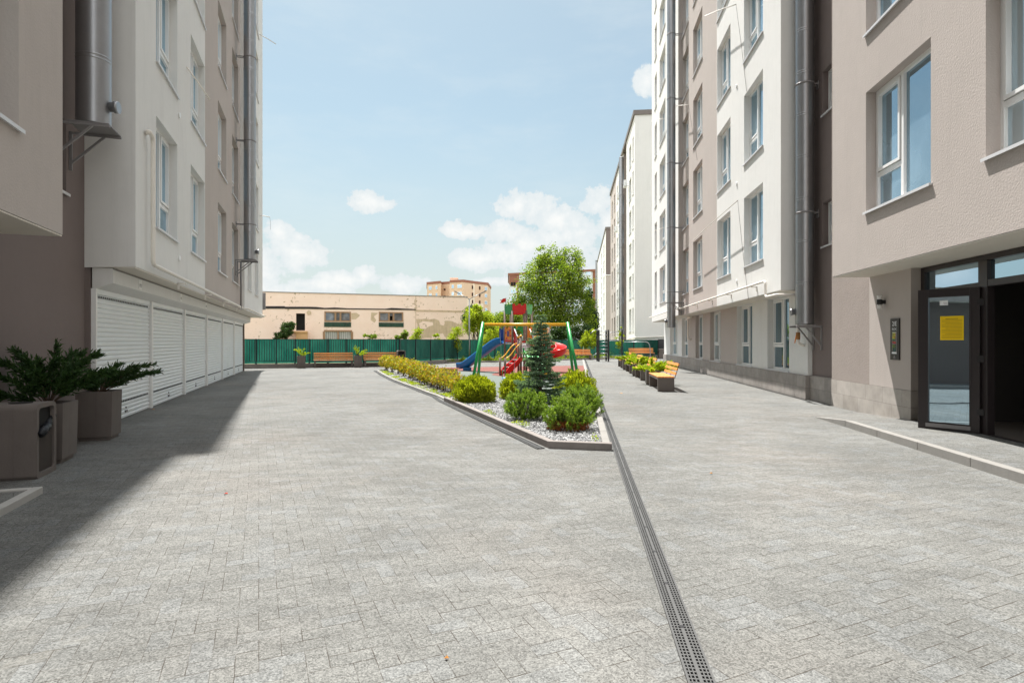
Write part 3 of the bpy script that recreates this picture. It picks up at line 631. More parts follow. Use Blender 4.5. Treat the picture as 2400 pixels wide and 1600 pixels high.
# lintel beam and shutters
mb = MB()
pr = [(-3.09, 2.57), (-3.09, 2.33), (-3.33, 2.24), (-3.37, 2.24), (-3.37, 2.57)]
a = [(s, 10.64, z) for s, z in pr]; b = [(s, 30.2, z) for s, z in pr]; mb.face(a); mb.face(b[::-1])
for i in range(5): j = (i+1) % 5; mb.face([a[i], b[i], b[j], a[j]])
mb.build('lintel_beam', WHITE, lb, fix=True)
mb = MB(); mb.box(-3.095, -3.085, 10.64, 30.2, 2.545, 2.57); mb.build('beam_joint', GREYM, lb)
edges = [10.64, 13.82, 16.98, 20.17, 23.3, 26.4, 29.6]
for i in range(6):
    a, b = edges[i]+.05, edges[i+1]-.05
    mb = MB(); z = .0; pts = []
    zt = 2.16
    while z < zt-.01:
        for (dz, ds) in ((0, -.012), (.006, 0), (.014, .008), (.05, .008), (.062, 0), (.068, -.012)): pts.append((z+dz, ds))
        z += .0775
    pts.append((zt, -.012))
    for (z0_, s0_), (z1_, s1_) in zip(pts, pts[1:]): mb.face([(-3.36+s0_, a, z0_), (-3.36+s0_, b, z0_), (-3.36+s1_, b, z1_), (-3.36+s1_, a, z1_)])
    mb.box(-3.40, -3.335, a, b, zt, 2.24); sh = mb.build('roller_shutter', SHUT, lb)
    mb = MB(); n = int((b-a-.1)/.095)
    for zz in (.30, 2.10):
        for q in range(n): mb.box(-3.353, -3.348, a+.06+q*.095, a+.06+q*.095+.055, zz, zz+.035)
    mb.build('vent_slots', HOLE, sh)
    mb = MB(); m_ = (a+b)/2; mb.box(-3.352, -3.335, m_-.06, m_+.06, .10, .14); mb.tube([(-3.352, m_, .19), (-3.338, m_, .19)], .016, 12); mb.build('lock', GREYM, sh)
for e in edges[1:-1]:
    mb = MB(); mb.box(-3.40, -3.30, e-.055, e+.055, 0, 2.24); mb.build('shutter_post', PVC, lb, bevel=.006)
mb = MB(); mb.box(-3.5, -3.30, 29.6, 29.75, 0, 2.24); mb.build('shutter_post', POST, lb)
mb = MB(); mb.box(-6, -3.5, 29.5, 29.6, 0, 2.6); mb.build('end_wall', WHITE, lb)
mb = MB(); mb.box(-3.46, -3.39, 10.62, 10.75, 0, 2.6); mb.build('wall_corner', DARK, lb)
mb = MB(); mb.box(-3.388, -3.32, 10.645, 10.70, 0, 2.24); mb.build('shutter_rail', PVC, lb)
mb = MB(); mb.box(-6, -4.6, 29.6, 31, 0, 2.58); mb.build('wall', WHITE, lb)
for t_, tx in ((12.1, 'P12'), (15.4, 'P11'), (18.6, 'P10')):
    pl = thing('parking_sign', 'small white parking space plate reading %s on the lintel above the %s garage shutter' % (tx, {'P12': 'nearest', 'P11': 'second', 'P10': 'third'}[tx]), 'sign', LW(-3.09, t_, 2.43), AL, 'parking plates above the shutters', (-3.09, t_, 2.43))
    mb = MB(); mb.box(-3.09, -3.082, t_-.09, t_+.09, 2.36, 2.53); mb.build('plate', PVC, pl)
    text_mesh(tx, .09, .001, GREYM, pl, Matrix.Translation((-3.080, t_, 2.42)) @ Matrix.Rotation(R(90), 4, 'Z') @ Matrix.Rotation(R(90), 4, 'X'))
flue('flue_pipe', 'wide steel flue in the niche above the planters on the left block', AL, -3.08, 9.78, .215, 4.52, 30.0, 1, -3.46, [7.5+3*k for k in range(7)], (1, -.1, 0))
flue('flue_pipe', 'steel flue at the far end of the left block above the last shutters', AL, -2.32, 22.45, .20, 4.34, 30.6, 1, -2.77, [5.6+3*k for k in range(8)], (1, 0, 0))
gas('gas_pipe', 'cream gas pipe rising up and along the lower edge of the left block', AL, [(-2.77, tOn(341, -2.77, AL), 4.93), (-2.68, 11.0, 4.93), (-2.68, 11.25, 4.90), (-2.68, 11.25, 2.72), (-2.68, 23.6, 2.66), (-2.53, 23.9, 2.66), (-2.53, 31.1, 2.66), (-2.75, 31.1, 2.6)], .036, -2.77, 1, hooks=[(13.5+3*k, 2.66) for k in range(4)])
mb = MB(); mb.tube([LW(-2.66, 22.9, 2.62), LW(-2.66, 22.9, 4.3)], .03, 10); o = mb.build('drain_pipe', GREYM); tag(o, 'thin grey pipe hanging below the far flue on the left block', 'pipe')
mb = MB(); mb.box(-3.0, -2.5, 31.1, 31.35, 3.0, 3.85); o = mb.build('wall_cabinet', GREYM, bevel=.01); o.rotation_euler = (0, 0, AL); tag(o, 'dark grey box on the far end wall of the left block', 'cabinet')
# thin rods and round wall vents on both blocks
def rod(label, a, b, r=.012, cable=None, m_=PIPEW):
    th = thing('wall_rod', label, 'rod', a, 0, 'thin rods and cables on the facades', a)
    mb = MB(); mid = (Vector(a)+Vector(b))/2; mb.tube([a, mid+Vector((0, 0, .02)), b], r, 6); mb.build('rod', m_, th)
    if cable: mb = MB(); mb.tube(cable, .006, 5); mb.build('cable', GREYM, th)
rod('thin pale rod sticking out beside the second window row of the left block', LW(-2.77, tOn(437, -2.77, AL), Zat(157, LW(-2.77, tOn(437, -2.77, AL)).y)), LW(-2.35, 14.6, 6.95), .02)
rod('dark frayed cable high on the far corner of the left block', LW(-2.62, 28.6, 18.2), LW(-2.1, 29, 17.9), .02, m_=GREYM)
rod('straight thin rod on the far corner of the left block below the frayed cable', LW(-2.62, 29.3, 15.9), LW(-1.9, 29.6, 15.7), .02)
rod('short bent cable on the far corner of the left block above the box', LW(-2.62, 29.6, 7.4), LW(-2.2, 29.8, 7.4), .02, [LW(-2.2, 29.8, 7.4), LW(-2.17, 29.8, 7.2), LW(-2.17, 29.8, 6.8)])
def rz_(px, py, s): t = tOn(px, s, AR); return RW(s, t, Zat(py, RW(s, t).y))
rod('pale rod and cable over the third floor of the right block', rz_(1563, 252, 4.4), rz_(1614, 246, 4.55), .015, [rz_(1614, 246, 4.55), rz_(1622, 300, 4.8), rz_(1634, 375, 4.82)])
rod('long pale rod rising past the first floor windows of the right block', rz_(1622, 565, 4.5), rz_(1729, 470, 4.55), .012, [rz_(1729, 470, 4.55), rz_(1740, 580, 4.8), rz_(1754, 700, 4.82)])
rod('white rod and cable near the top between white and taupe windows of right block', rz_(1652, 38, 4.4), rz_(1725, 11, 4.55), .015, [rz_(1725, 11, 4.55), rz_(1738, 110, 4.8), rz_(1750, 215, 4.82)])
rod('short pale rod on the far white wall left of the flue of the right block', rz_(1527, 285, 4.3), rz_(1556, 278, 4.5), .015)
rod('pale rod low on the far white wall left of the flue of right block', rz_(1527, 544, 4.3), rz_(1556, 534, 4.5), .015)
for (ang, s, sg, t, z, nm) in ((AR, 4.84, -1, 18.2, 6.25, 0), (AR, 4.84, -1, 18.2, 3.25, 0), (AR, 4.84, -1, 18.2, 9.25, 0), (AL, -2.77, 1, 13.6, 6.15, 1), (AL, -2.77, 1, 13.6, 3.15, 1)):
    mb = MB(); mb.tube([(s, t, z), (s+sg*.03, t, z)], .055, 16); o = mb.build('wall_vent', PVC); o.rotation_euler = (0, 0, ang)
    lv = {6.25: 'second', 3.25: 'lowest', 9.25: 'third', 6.15: 'upper', 3.15: 'lower'}[z]
    tag(o, ('%s round white vent on the white wall of the right block' if nm == 0 else '%s round white vent under a window of the left block') % lv, 'vent', 'round wall vents')
# ================================================================== FAR BLOCKS ON THE RIGHT
AB = -math.atan(.0966)
B0 = Vector((10.53, 48.8, 0)); d_ = Vector((.0966, 1, 0)).normalized(); sB = B0.x*math.cos(AB)+B0.y*math.sin(AB); tB0 = -B0.x*math.sin(AB)+B0.y*math.cos(AB)
def tB(px, s=None): return tOn(px, sB if s is None else s, AB)
b2 = thing('apartment_building', 'white and taupe apartment block with dark roof trim beyond the green fence', 'apartment building', B0, AB, 'new apartment blocks', (sB, tB0, 0))
HB = 21.2; fl = [2.3+3*k for k in range(6)]
t_a, t_b, t_c, t_d = tB(1468), tB(1461), tB(1444), tB(1431)
def cols(*pp): return [(tB(a), tB(b)) for a, b in pp]
def hh(cs, h=2.05): return [(min(c_), max(c_), z, z+h) for c_ in cs for z in fl]
cW1 = cols((1485, 1482.4), (1479.5, 1474.5)); cW2 = cols((1452.5, 1450), (1448, 1445.8)); cT = cols((1441.5, 1439.3), (1436, 1433.8))
mb = MB(); facade(mb, sB, -1, tB0, t_a, 0, HB-.4, hh(cW1), .25); mb.face([(sB, tB0, 0), (sB+9, tB0, 0), (sB+9, tB0, HB-.4), (sB, tB0, HB-.4)]); mb.build('wall', WHITE, b2, label='white wall section nearest the camera')
rc = hh([(t_a+.5, t_b-.5)], 1.6)
mb = MB(); facade(mb, sB+.35, -1, t_a, t_b, 0, HB-.4, rc, .2); mb.face([(sB, t_a, 0), (sB+.35, t_a, 0), (sB+.35, t_a, HB-.4), (sB, t_a, HB-.4)][::-1]); mb.face([(sB, t_b, 0), (sB+.35, t_b, 0), (sB+.35, t_b, HB-.4), (sB, t_b, HB-.4)]); mb.build('wall', TAUPE2, b2, label='taupe recess beside the flue')
mb = MB(); facade(mb, sB, -1, t_b, t_c, 0, HB-.4, hh(cW2), .25); mb.build('wall', WHITE, b2, label='white wall section beyond the flue')
mb = MB(); facade(mb, sB, -1, t_c, t_d, 0, HB-.4, hh(cT), .25); mb.face([(sB, t_d, 0), (sB+9, t_d, 0), (sB+9, t_d, HB-.4), (sB, t_d, HB-.4)]); mb.build('wall', TAUPE, b2, label='taupe wall section at the far end')
for c_ in cW1+cW2+cT:
    for z in fl: window(b2, sB, -1, min(c_), max(c_), z, z+2.05, kind='s' if abs(c_[1]-c_[0]) < 1.2 else 'u')
for h in rc: window(b2, sB+.35, -1, h[0], h[1], h[2], h[3], depth=.2, kind='u')
mb = MB(); mb.box(sB-.12, sB+9.1, tB0-.1, t_d+.1, HB-.4, HB); mb.build('roof', mat('dark_roof_trim', (.16, .14, .13), .6), b2)
flue('flue_pipe', 'pale steel flue on the far white block rising above its roof trim', AB, sB-.35, tB(1456.5, sB-.35), .24, 1.2, 19.5, -1, sB, [3+2.6*k for k in range(6)], (-1, 0, 0), brk=False)
gas('gas_pipe', 'cream gas pipe around the blank end wall of the far white block', AB, [(sB-.08, tB0+5, 1.62), (sB-.08, tB0-.08, 1.72), (sB+3.1, tB0-.08, 1.85), (sB+3.1, tB0-.08, .1)], .05, sB, -1)
def acunit(label, pos, ang, group='air conditioners'):
    th = thing('air_conditioner', label, 'air conditioner', pos, ang, group); mb = MB(); mb.box(-.15, .15, -.4, .4, 0, .55); mb.build('case', PVC, th, bevel=.02)
    mb = MB(); mb.tube([(-.152, -.08, .28), (-.162, -.08, .28)], .2, 20); mb.build('fan_grille', GREYM, th)
    mb = MB(); mb.box(-.15, .45, -.35, -.3, -.04, 0); mb.box(-.15, .45, .3, .35, -.04, 0); mb.build('bracket', PVC, th)
for (px, py, lv) in ((1466, 438, 'highest air conditioner beside the flue'), (1450, 465, 'topmost air conditioner left of the flue'), (1450, 522, 'second air conditioner left of the flue'), (1444, 543, 'air conditioner at the edge of the taupe part'), (1450, 640, 'third air conditioner left of the flue'), (1450, 708, 'lowest air conditioner left of the flue')):
    t = tB(px, sB-.3); p = fw(AB, sB-.32, t); acunit('white %s of the far block' % lv, Vector((p.x, p.y, Zat(py, p.y))), AB)
A3 = -math.atan(.115); C0 = Vector((16.25, 98.5, 0)); s3 = C0.x*math.cos(A3)+C0.y*math.sin(A3); t3 = -C0.x*math.sin(A3)+C0.y*math.cos(A3)
b3 = thing('apartment_building', 'farthest new block with two tone taupe end wall beside the big tree', 'apartment building', C0, A3, 'new apartment blocks', (s3, t3, 0))
t3e = tOn(1400.5, s3, A3); f3 = [2.3+3*k for k in range(6)]
c3 = [(tOn(b, s3, A3), tOn(a, s3, A3)) for a, b in ((1409, 1410.6), (1414.3, 1416.6))]
c3 = [(min(c_), max(c_)) for c_ in c3]
mb = MB(); facade(mb, s3, -1, t3, t3e, 0, HB-.4, [(c_[0], c_[1], z, z+2.1) for c_ in c3 for z in f3], .25); mb.build('wall', WHITE, b3)
for c_ in c3:
    for z in f3: window(b3, s3, -1, c_[0], c_[1], z, z+2.1)
mb = MB(); mb.box(s3+.01, s3+9, t3-.01, t3+.5, 0, 12.8); mb.box(s3+.01, s3+.8, t3+.5, t3e, 0, 3); mb.build('wall', TAUPE, b3, label='pale taupe lower end wall')
mb = MB(); mb.box(s3+.01, s3+9, t3-.01, t3+.5, 12.95, HB-.4); mb.build('wall', DARK, b3, label='dark taupe upper end wall'); mb = MB(); mb.box(s3-.05, s3+9.1, t3-.08, t3+.4, 12.8, 12.95); mb.build('trim', PVC, b3)
mb = MB(); mb.box(s3-.1, s3+9.1, t3-.1, t3e, HB-.4, HB); mb.build('roof', MT['dark_roof_trim'], b3)
flue('flue_pipe', 'thin distant flue at the far end of the farthest new block', A3, s3-.4, t3e-4, .24, 2, 20.5, -1, s3, [4+3*k for k in range(5)], (-1, 0, 0), brk=False)

# ================================================================== PEELING PINK HALL
def pink_mat():
    m, t, b, o = newmat('peeling_pink_plaster'); co = t.node('ShaderNodeTexCoord').outputs['Object']
    n = t.noise(co, .5, 5, .6); base = t.mix(t.mr(n, .3, .7), (.84, .655, .555), (.87, .70, .61))
    chips = t.mr(t.m('ADD', t.noise(co, 2.6, 8, .72), t.m('MULTIPLY', t.m('SUBTRACT', t.noise(co, .32, 3), .5), .55)), .615, .635)
    crack = t.mr(t.m('ABSOLUTE', t.m('SUBTRACT', t.noise(co, .9, 6, .7), .5)), 0, .004, .12, 0)
    c = t.mix(t.m('MULTIPLY', chips, .85), base, (.40, .31, .20)); c = t.mix(crack, c, (.3, .22, .15))
    t.l.new(c, b.inputs['Base Color']); b.inputs['Roughness'].default_value = .92; b.inputs['Specular IOR Level'].default_value = .1; return m
PINK = pink_mat(); PLAST = mat('bare_render', (.56, .44, .31), .95, var=.18, vs_=1.5, grime=.5); TAR = mat('tar_strip', (.035, .03, .03), .9, var=.2); OLDW = mat('weathered_wood', (.32, .20, .12), .9, var=.3)
TILEG = brickmat('green_tile', (.012, .045, .03), (.02, .07, .045), (.05, .06, .04), .3, .3, .02); OLDP = mat('old_white_gate', (.42, .42, .39), .8, var=.15, vs_=2, grime=.5)
TP = 63.0
ph = thing('derelict_hall', 'long low pink hall with peeling plaster and broken windows behind the green fence', 'building', LW(0, TP), AL, org=(0, TP, 0))
def pin(px, py): s = sOn(px, TP, AL); return s, Zat(py, LW(s, TP).y)
def q3(x, y): return 560+x/3.92, 560+y/3.92
def prect(x0, x1, y0, y1):
    a, z1 = pin(*q3(x0, (y0+y1)/2)); b, _ = pin(*q3(x1, (y0+y1)/2)); zm = LW((a+b)/2, TP).y
    return a, b, Zat(q3(0, y1)[1], zm), Zat(q3(0, y0)[1], zm)
sr = sOn(1095, TP, AL); sseam = sOn(974.5, TP, AL); HP = 6.43
door_h = prect(525, 607, 683, 840); w1_ = prect(785, 1030, 666, 760); w2_ = prect(1285, 1510, 670, 760); ap1 = prect(783, 1030, 765, 808); ap2 = prect(1285, 1513, 768, 808); gt = prect(780, 1040, 840, 930)
def yfac(mb, T, s0, s1, z0, z1, holes, depth):
    k = MB(); facade(k, -T, 1, s0, s1, z0, z1, holes, -(-depth))
    # facade() builds planes x=c; turn it so that the wall faces the camera (-t)
    for f, sm in zip(k.f, k.sm): mb.face([(k.v[i][1], -k.v[i][0], k.v[i][2]) for i in f])
mb = MB(); yfac(mb, TP, -12, sr, 0, HP, [door_h, w1_, w2_, (gt[0], gt[1], 0, gt[3])], .35); mb.face([(sr, TP, 0), (sr, TP+14, 0), (sr, TP+14, HP), (sr, TP, HP)]); mb.face([(-12, TP, HP), (sr, TP, HP), (sr, TP+14, HP), (-12, TP+14, HP)]); mb.build('wall', PINK, ph, fix=True)
mb = MB(); mb.box(-12.05, sr+.05, TP-.06, TP+.12, HP+.003, HP+.07); mb.build('parapet_edge', GREYM, ph)
zb = [(235, 617, 640), (420, 617, 640), (425, 622, 642), (640, 622, 642), (710, 624, 644), (790, 633, 645), (880, 629, 645), (1000, 636, 646), (1340, 641, 650), (1400, 633, 652), (1625, 644, 652)]
pp = [pin(*q3(x, a)) for x, a, b in zb]; qq = [pin(*q3(x, b)) for x, a, b in zb]
mb = MB()
for i in range(len(zb)-1):
    f_ = [(qq[i][0], qq[i][1]), (qq[i+1][0], qq[i+1][1]), (pp[i+1][0], pp[i+1][1]), (pp[i][0], pp[i][1])]
    mb.face([(s, TP-.05, z) for s, z in f_]); mb.face([(f_[0][0], TP-.05, f_[0][1]), (f_[0][0], TP, f_[0][1]), (f_[1][0], TP, f_[1][1]), (f_[1][0], TP-.05, f_[1][1])])
mb.build('tar_strip', TAR, ph)
mb = MB(); mb.box(sseam-.03, sseam+.03, TP-.02, TP-.001, 0, HP); zz = pin(*q3(1850, 660))[1]; mb.box(sseam+.03, sr-.1, TP-.06, TP-.001, zz-.07, zz+.07); mb.build('wall_joint', PLAST, ph)
# bare render where the plaster has come off
outl = [(1632, 735), (1800, 735), (1840, 752), (1846, 790), (1885, 790), (1890, 752), (1960, 752), (2000, 775), (2030, 782), (2062, 745), (2068, 760), (2064, 900), (1990, 900), (1900, 905), (1870, 870), (1800, 868), (1770, 905), (1690, 912), (1660, 880), (1640, 840)]
random.seed(3); ol = []
for i in range(len(outl)):
    a, b = outl[i], outl[(i+1) % len(outl)]
    for k in range(4):
        u = k/4; ol.append((a[0]*(1-u)+b[0]*u+random.uniform(-6, 6), a[1]*(1-u)+b[1]*u+random.uniform(-5, 5)))
pts_ = [pin(*q3(x, y)) for x, y in ol]; mb = MB(); mb.face([(s, TP-.004, z) for s, z in pts_][::-1]); mb.build('bare_patch', PLAST, ph)
for lst in ([(1655, 775), (1690, 755), (1780, 765), (1785, 790), (1740, 805), (1715, 825), (1690, 822), (1675, 835), (1658, 800)],):
    mb = MB(); mb.face([(pin(*q3(x, y))[0], TP-.008, pin(*q3(x, y))[1]) for x, y in lst][::-1]); mb.build('plaster_island', PINK, ph)
for lst in ([(1033, 680), (1080, 678), (1112, 700), (1100, 715), (1070, 740), (1035, 738)], [(1215, 675), (1280, 680), (1240, 712), (1262, 745), (1245, 770), (1210, 745)]):
    mb = MB(); mb.face([(pin(*q3(x, y))[0], TP-.004, pin(*q3(x, y))[1]) for x, y in lst][::-1]); mb.build('bare_patch', PLAST, ph)
DUSTG = glass('dusty_glass', (.10, .095, .10), 1.5, .02)
for nn, (rct, apn) in enumerate(((w1_, ap1), (w2_, ap2))):
    a, b, z0, z1 = rct; fr = MB(); e = .14
    fr.box(a, b, TP-.04, TP+.25, z0, z0+e); fr.box(a, b, TP-.04, TP+.25, z1-e, z1); fr.box(a, a+e, TP-.04, TP+.25, z0+e, z1-e); fr.box(b-e, b, TP-.04, TP+.25, z0+e, z1-e)
    for u in (.41, .60): x = a+(b-a)*u; fr.box(x-.09, x+.09, TP-.03, TP+.2, z0+e, z1-e)
    wo_ = fr.build('window', OLDW, ph); g = MB(); xm0, xm1 = a+(b-a)*.41, a+(b-a)*.60
    for (u0, u1) in (((a+e, xm0-.09), (xm0+.09, xm1-.09), (xm1+.09, b-e)) if nn == 0 else ((a+e, xm0-.09), (xm1+.09, b-e))): g.box(u0, u1, TP+.08, TP+.1, z0+e, z1-e)
    if nn: g.box(xm0+.09, xm1-.09, TP+.08, TP+.1, (z0+z1)/2+.1, z1-e)
    g.build('pane', DUSTG, wo_)
    g = MB(); a, b, z0, z1 = apn; g.box(a, b, TP-.05, TP-.001, z0, z1); g.build('tile_apron', TILEG, ph)
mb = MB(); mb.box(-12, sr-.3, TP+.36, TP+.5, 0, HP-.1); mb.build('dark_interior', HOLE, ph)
a, b, z0, z1 = prect(488, 632, 846, 862); mb = MB(); mb.box(a, b, TP-1.2, TP-.01, z0, z1); mb.box(a+.4, b, TP-1.1, TP-.01, 0, z0-.002); mb.build('porch', mat('orange_render', (.62, .38, .20), .9, var=.1), ph); st = MB()
st.bar((a, TP-1.1, z0), (a-1.0, TP-1.1, z0-1.1), .12, .25); st.build('stair_rail', OLDW, ph)
a, b, z0, z1 = gt; mb = MB(); mb.box(a, b, TP-.03, TP+.2, z1-.12, z1+.05); mb.box(a-.1, a+.12, TP-.03, TP+.2, 0, z1-.12); mb.box(b-.12, b+.1, TP-.03, TP+.2, 0, z1-.12); m2 = (a+b)/2; mb.box(m2-.08, m2+.08, TP-.02, TP+.12, 0, z1-.12); gf = mb.build('gate_frame', OLDW, ph)
mb = MB(); n = 14
for i in range(n): x0 = a+.12+(b-a-.24)*i/n; mb.box(x0, x0+(b-a-.24)/n-.03, TP+.05, TP+.1, 0, z1-.12)
mb.build('gate_panel', OLDP, gf)
s_, z_ = pin(*q3(643, 676)); mb = MB(); mb.tube([(s_, TP, z_), (s_, TP-.08, z_)], .22, 16); mb.build('vent_disc', PLAST, ph)

# ================================================================== DISTANT BLOCKS OF FLATS
def plan_block(name, label, pts, z1, wall_m, Y0, trim_m, trim_h, wins, parts=(), group='older blocks of flats far behind'):
    """pts: ground outline facing us, left to right, then closed behind"""
    c0 = Vector((pts[0][0], pts[0][1], 0)); th = thing(name, label, 'apartment building', c0, 0, group, c0)
    mb = MB(); mb.prism(pts, 0, z1-trim_h); mb.build('wall', wall_m, th); mb = MB(); cx = sum(p[0] for p in pts)/len(pts); cy = sum(p[1] for p in pts)/len(pts)
    mb.prism([(cx+(x-cx)*1.02, cy+(y-cy)*1.02) for x, y in pts], z1-trim_h, z1); mb.build('roof', trim_m, th)
    for (a, b, za, zb_, m_) in parts:       # colour fields of the wall, one panel each, standing 5 cm proud
        A = Vector((a[0], a[1], 0)); B_ = Vector((b[0], b[1], 0)); dd = (B_-A).normalized(); nn = Vector((dd.y, -dd.x, 0))
        mb = MB(); mb.bar(A+nn*.03+Vector((0, 0, (za+zb_)/2)), B_+nn*.03+Vector((0, 0, (za+zb_)/2)), .08, zb_-za); mb.build('wall_field', m_, th)
    for (A, B_, u, zc, ww, wh, mm) in wins:
        A = Vector((A[0], A[1], 0)); B_ = Vector((B_[0], B_[1], 0)); L = (B_-A).length; dd = (B_-A)/L; nn = Vector((dd.y, -dd.x, 0)); p = A+dd*(u*L)
        a = p-dd*ww/2+nn*.10+Vector((0, 0, zc)); b = p+dd*ww/2+nn*.10+Vector((0, 0, zc))
        mb = MB(); mb.bar(a, b, .12, wh); f = mb.build('window', PVC if mm != 2 else mat_brown, th)
        g = MB(); k = 1 if mm == 1 else 2
        for i in range(k):
            e0 = .08+(1-.16)*i/k+(.03 if i else 0); e1 = .08+(1-.16)*(i+1)/k-(.03 if i < k-1 else 0)
            g.bar(a*(1-e0)+b*e0+nn*.05, a*(1-e1)+b*e1+nn*.05, .06, wh*.82)
        g.build('pane', GLASS if mm != 2 else HOLE, f)
    return th
mat_brown = mat('brown_cladding', (.25, .105, .065), .7, var=.06)
PEACH = mat('peach_render', (.68, .49, .34), .85, var=.03); PCREAM = mat('pale_cream_render', (.78, .66, .52), .85, var=.03); RBROWN = mat('roof_brown', (.30, .12, .075), .7); PALEG = mat('pale_grey_render', (.62, .66, .68), .85, var=.02)
Yo = 232.
def A2(px, dy=0): v = at(px, Yo+dy); return (v.x, v.y)
o1, o2, o3, o4, o5, o6, o7, o8 = A2(1001, 10), A2(1033, 5), A2(1036, 9), A2(1053, 7), A2(1055, 2), A2(1086, 0), A2(1112, 6), A2(1143, 12)
wins = []
zf = [Zat(620+y/8.71, Yo) for y in (440, 590, 740, 890, 1040)]
def u_of(px, A, B_):
    for i in range(1001):
        u = i/1000; x = A[0]+(B_[0]-A[0])*u; y = A[1]+(B_[1]-A[1])*u
        if x/y*F+1200 >= px: return u
    return 1
for z in zf:
    for px, A, B_, ww, mm in ((1009, o1, o2, 1.8, 0), (1023.5, o1, o2, 1.1, 1), (1042.5, o3, o4, .9, 2), (1061.5, o5, o6, 1.1, 1), (1077.5, o5, o6, 2.1, 0), (1107, o6, o7, .8, 2), (1124, o7, o8, .8, 2), (1138.5, o7, o8, 1.6, 0)):
        wins.append((A, B_, u_of(px, A, B_), z+(-.6 if px == 1042.5 else 0), ww, 1.5 if mm != 2 or px > 1100 else .8, mm))
ob = plan_block('apartment_building', 'orange and cream block of flats with brown roof trim above the pink hall', [o1, o2, o3, o4, o5, o6, o7, o8, A2(1150, 30), A2(1001, 30)], 26.6, PEACH, Yo, RBROWN, 1.0, wins,
    parts=[(A2(1092.5, 1.4), A2(1108, 5.1), 0, 19.3, PCREAM), (A2(1113, 6.2), A2(1133, 9.9), 0, 17.5, PCREAM), (A2(1108.5, 5.2), A2(1112, 6), 0, 25.6, PCREAM), (A2(1036.5, 8.9), A2(1052.5, 7), 0, 19.2, PCREAM)])
v = A2(1056, 12); mb = MB(); mb.box(v[0], v[0]+2.8, v[1], v[1]+3, 26.6, 28.4); mb.box(v[0]-.3, v[0]+3.1, v[1]-.3, v[1]+3.3, 28.4, 28.7); mb.build('stair_tower', PCREAM, ob)
Yo = 200.
e1, e2, e3 = A2(1193, 12), A2(1400, 0), A2(1412, 6)
wins = []; zr = [Zat(560+y/6.03, Yo) for y in (590, 700, 810, 905, 1010)]
for i, z in enumerate(zr):
    for px, ww, mm in ((1203, 2.2, 2 if i == 0 else 0), (1222, 2.2, 2 if i == 0 else 0), (1240, 2.0, 0), (1262, 2., 0), (1290, 2., 0), (1320, 2., 0), (1350, 2., 0), (1378, 2.2, 0)): wins.append((e1, e2, u_of(px, e1, e2), z+(2.8 if px == 1378 else 0)+i*.02, ww, 1.6, mm))
v0 = lambda px: (at(px, 200).x/200*(200+12*(1-(px-1193)/207)), 200+12*(1-(px-1193)/207))
plan_block('apartment_building', 'grey white block of flats with brown vertical bands behind the big tree', [e1, e2, e3, A2(1420, 30), A2(1193, 40)], 26.8, PALEG, Yo, mat_brown, .8, wins,
    parts=[(v0(1193.5), v0(1217), 22.6, 26, mat_brown), (v0(1211.5), v0(1216.5), 8, 22.6, mat_brown), (v0(1389), v0(1398), 0, 26.1, mat_brown)])

# ================================================================== GREEN FENCE
def screen_mat():
    m, t, b, o = newmat('green_screen_net'); co = t.node('ShaderNodeTexCoord').outputs['Object']
    n = t.mr(t.noise(t.vm('MULTIPLY', co, (1.2, 1.2, .5)), 1.5, 5, .6), .3, .7); c = t.mix(n, (.008, .095, .072), (.028, .165, .12))
    d = t.node('ShaderNodeBsdfDiffuse'); t.l.new(c, d.inputs[0]); tr = t.node('ShaderNodeBsdfTranslucent'); t.l.new(c, tr.inputs[0])
    mx = t.node('ShaderNodeMixShader'); mx.inputs[0].default_value = .5; t.l.new(d.outputs[0], mx.inputs[1]); t.l.new(tr.outputs[0], mx.inputs[2]); t.n.remove(b)
    t.l.new(mx.outputs[0], o.inputs[0]); return m
NET = screen_mat()
def fence(label, a, b, posts, top=1.53, base=.22, gap=.12, net_z0=.24):
    a = Vector(a); b = Vector(b); a.z = b.z = 0; dd = (b-a); L = dd.length; dd.normalize(); ang = math.atan2(dd.y, dd.x)
    th = thing('fence', label, 'fence', a, ang, 'green screened boundary fence', (0, 0, 0))
    mb = MB(); mb.box(0, L, -.10, .10, -.02, base); mb.build('base_wall', KERBD, th)
    mb = MB(); mb.box(0, L, -.012, .012, top-.03, top); mb.box(0, L, -.012, .012, base+.12, base+.15)
    n = int(L/gap)
    for i in range(n): mb.box(i*gap, i*gap+.036, -.011, .011, base+.151, top-.031)
    mb.build('pickets', FENG, th)
    for u in posts:
        mb = MB(); mb.box(u-.025, u+.025, -.04, .025, base, top+.01); mb.box(u-.05, u+.05, -.06, .05, base, base+.03); mb.build('post', FENG, th)
    mb = MB(); n = int(L/.5)
    for i in range(n):
        x0, x1 = L*i/n, L*(i+1)/n; w_ = lambda x: .035+.012*math.sin(x*2.3)+.008*math.sin(x*5.1); mb.face([(x0, w_(x0), net_z0), (x1, w_(x1), net_z0), (x1, w_(x1), top-.02), (x0, w_(x0), top-.02)], True)
    mb.build('screen_net', NET, th)
fpx = [600, 647.5, 691.7, 725, 768.6, 811.4, 852, 892, 930]
s0 = sOn(566, 32.6, AL)
fence('low walled green screened fence behind the two left benches', LW(s0, 32.6), FK, [sOn(p, 32.6, AL)-s0 for p in fpx])
def pl_(a, b, d): L = (b-a).length; return [.05]+[d*k for k in range(1, int(L/d)+1)]
fence('green screened fence behind the saplings and blue slide', FK, FM, pl_(FK, FM, 1.6))
fence('green screened fence behind the swing and big tree', FM, FN, pl_(FM, FN, 2.2))
fence('green screened fence behind the exercise bars and far bench', FN, FE, pl_(FN, FE, 2.2))
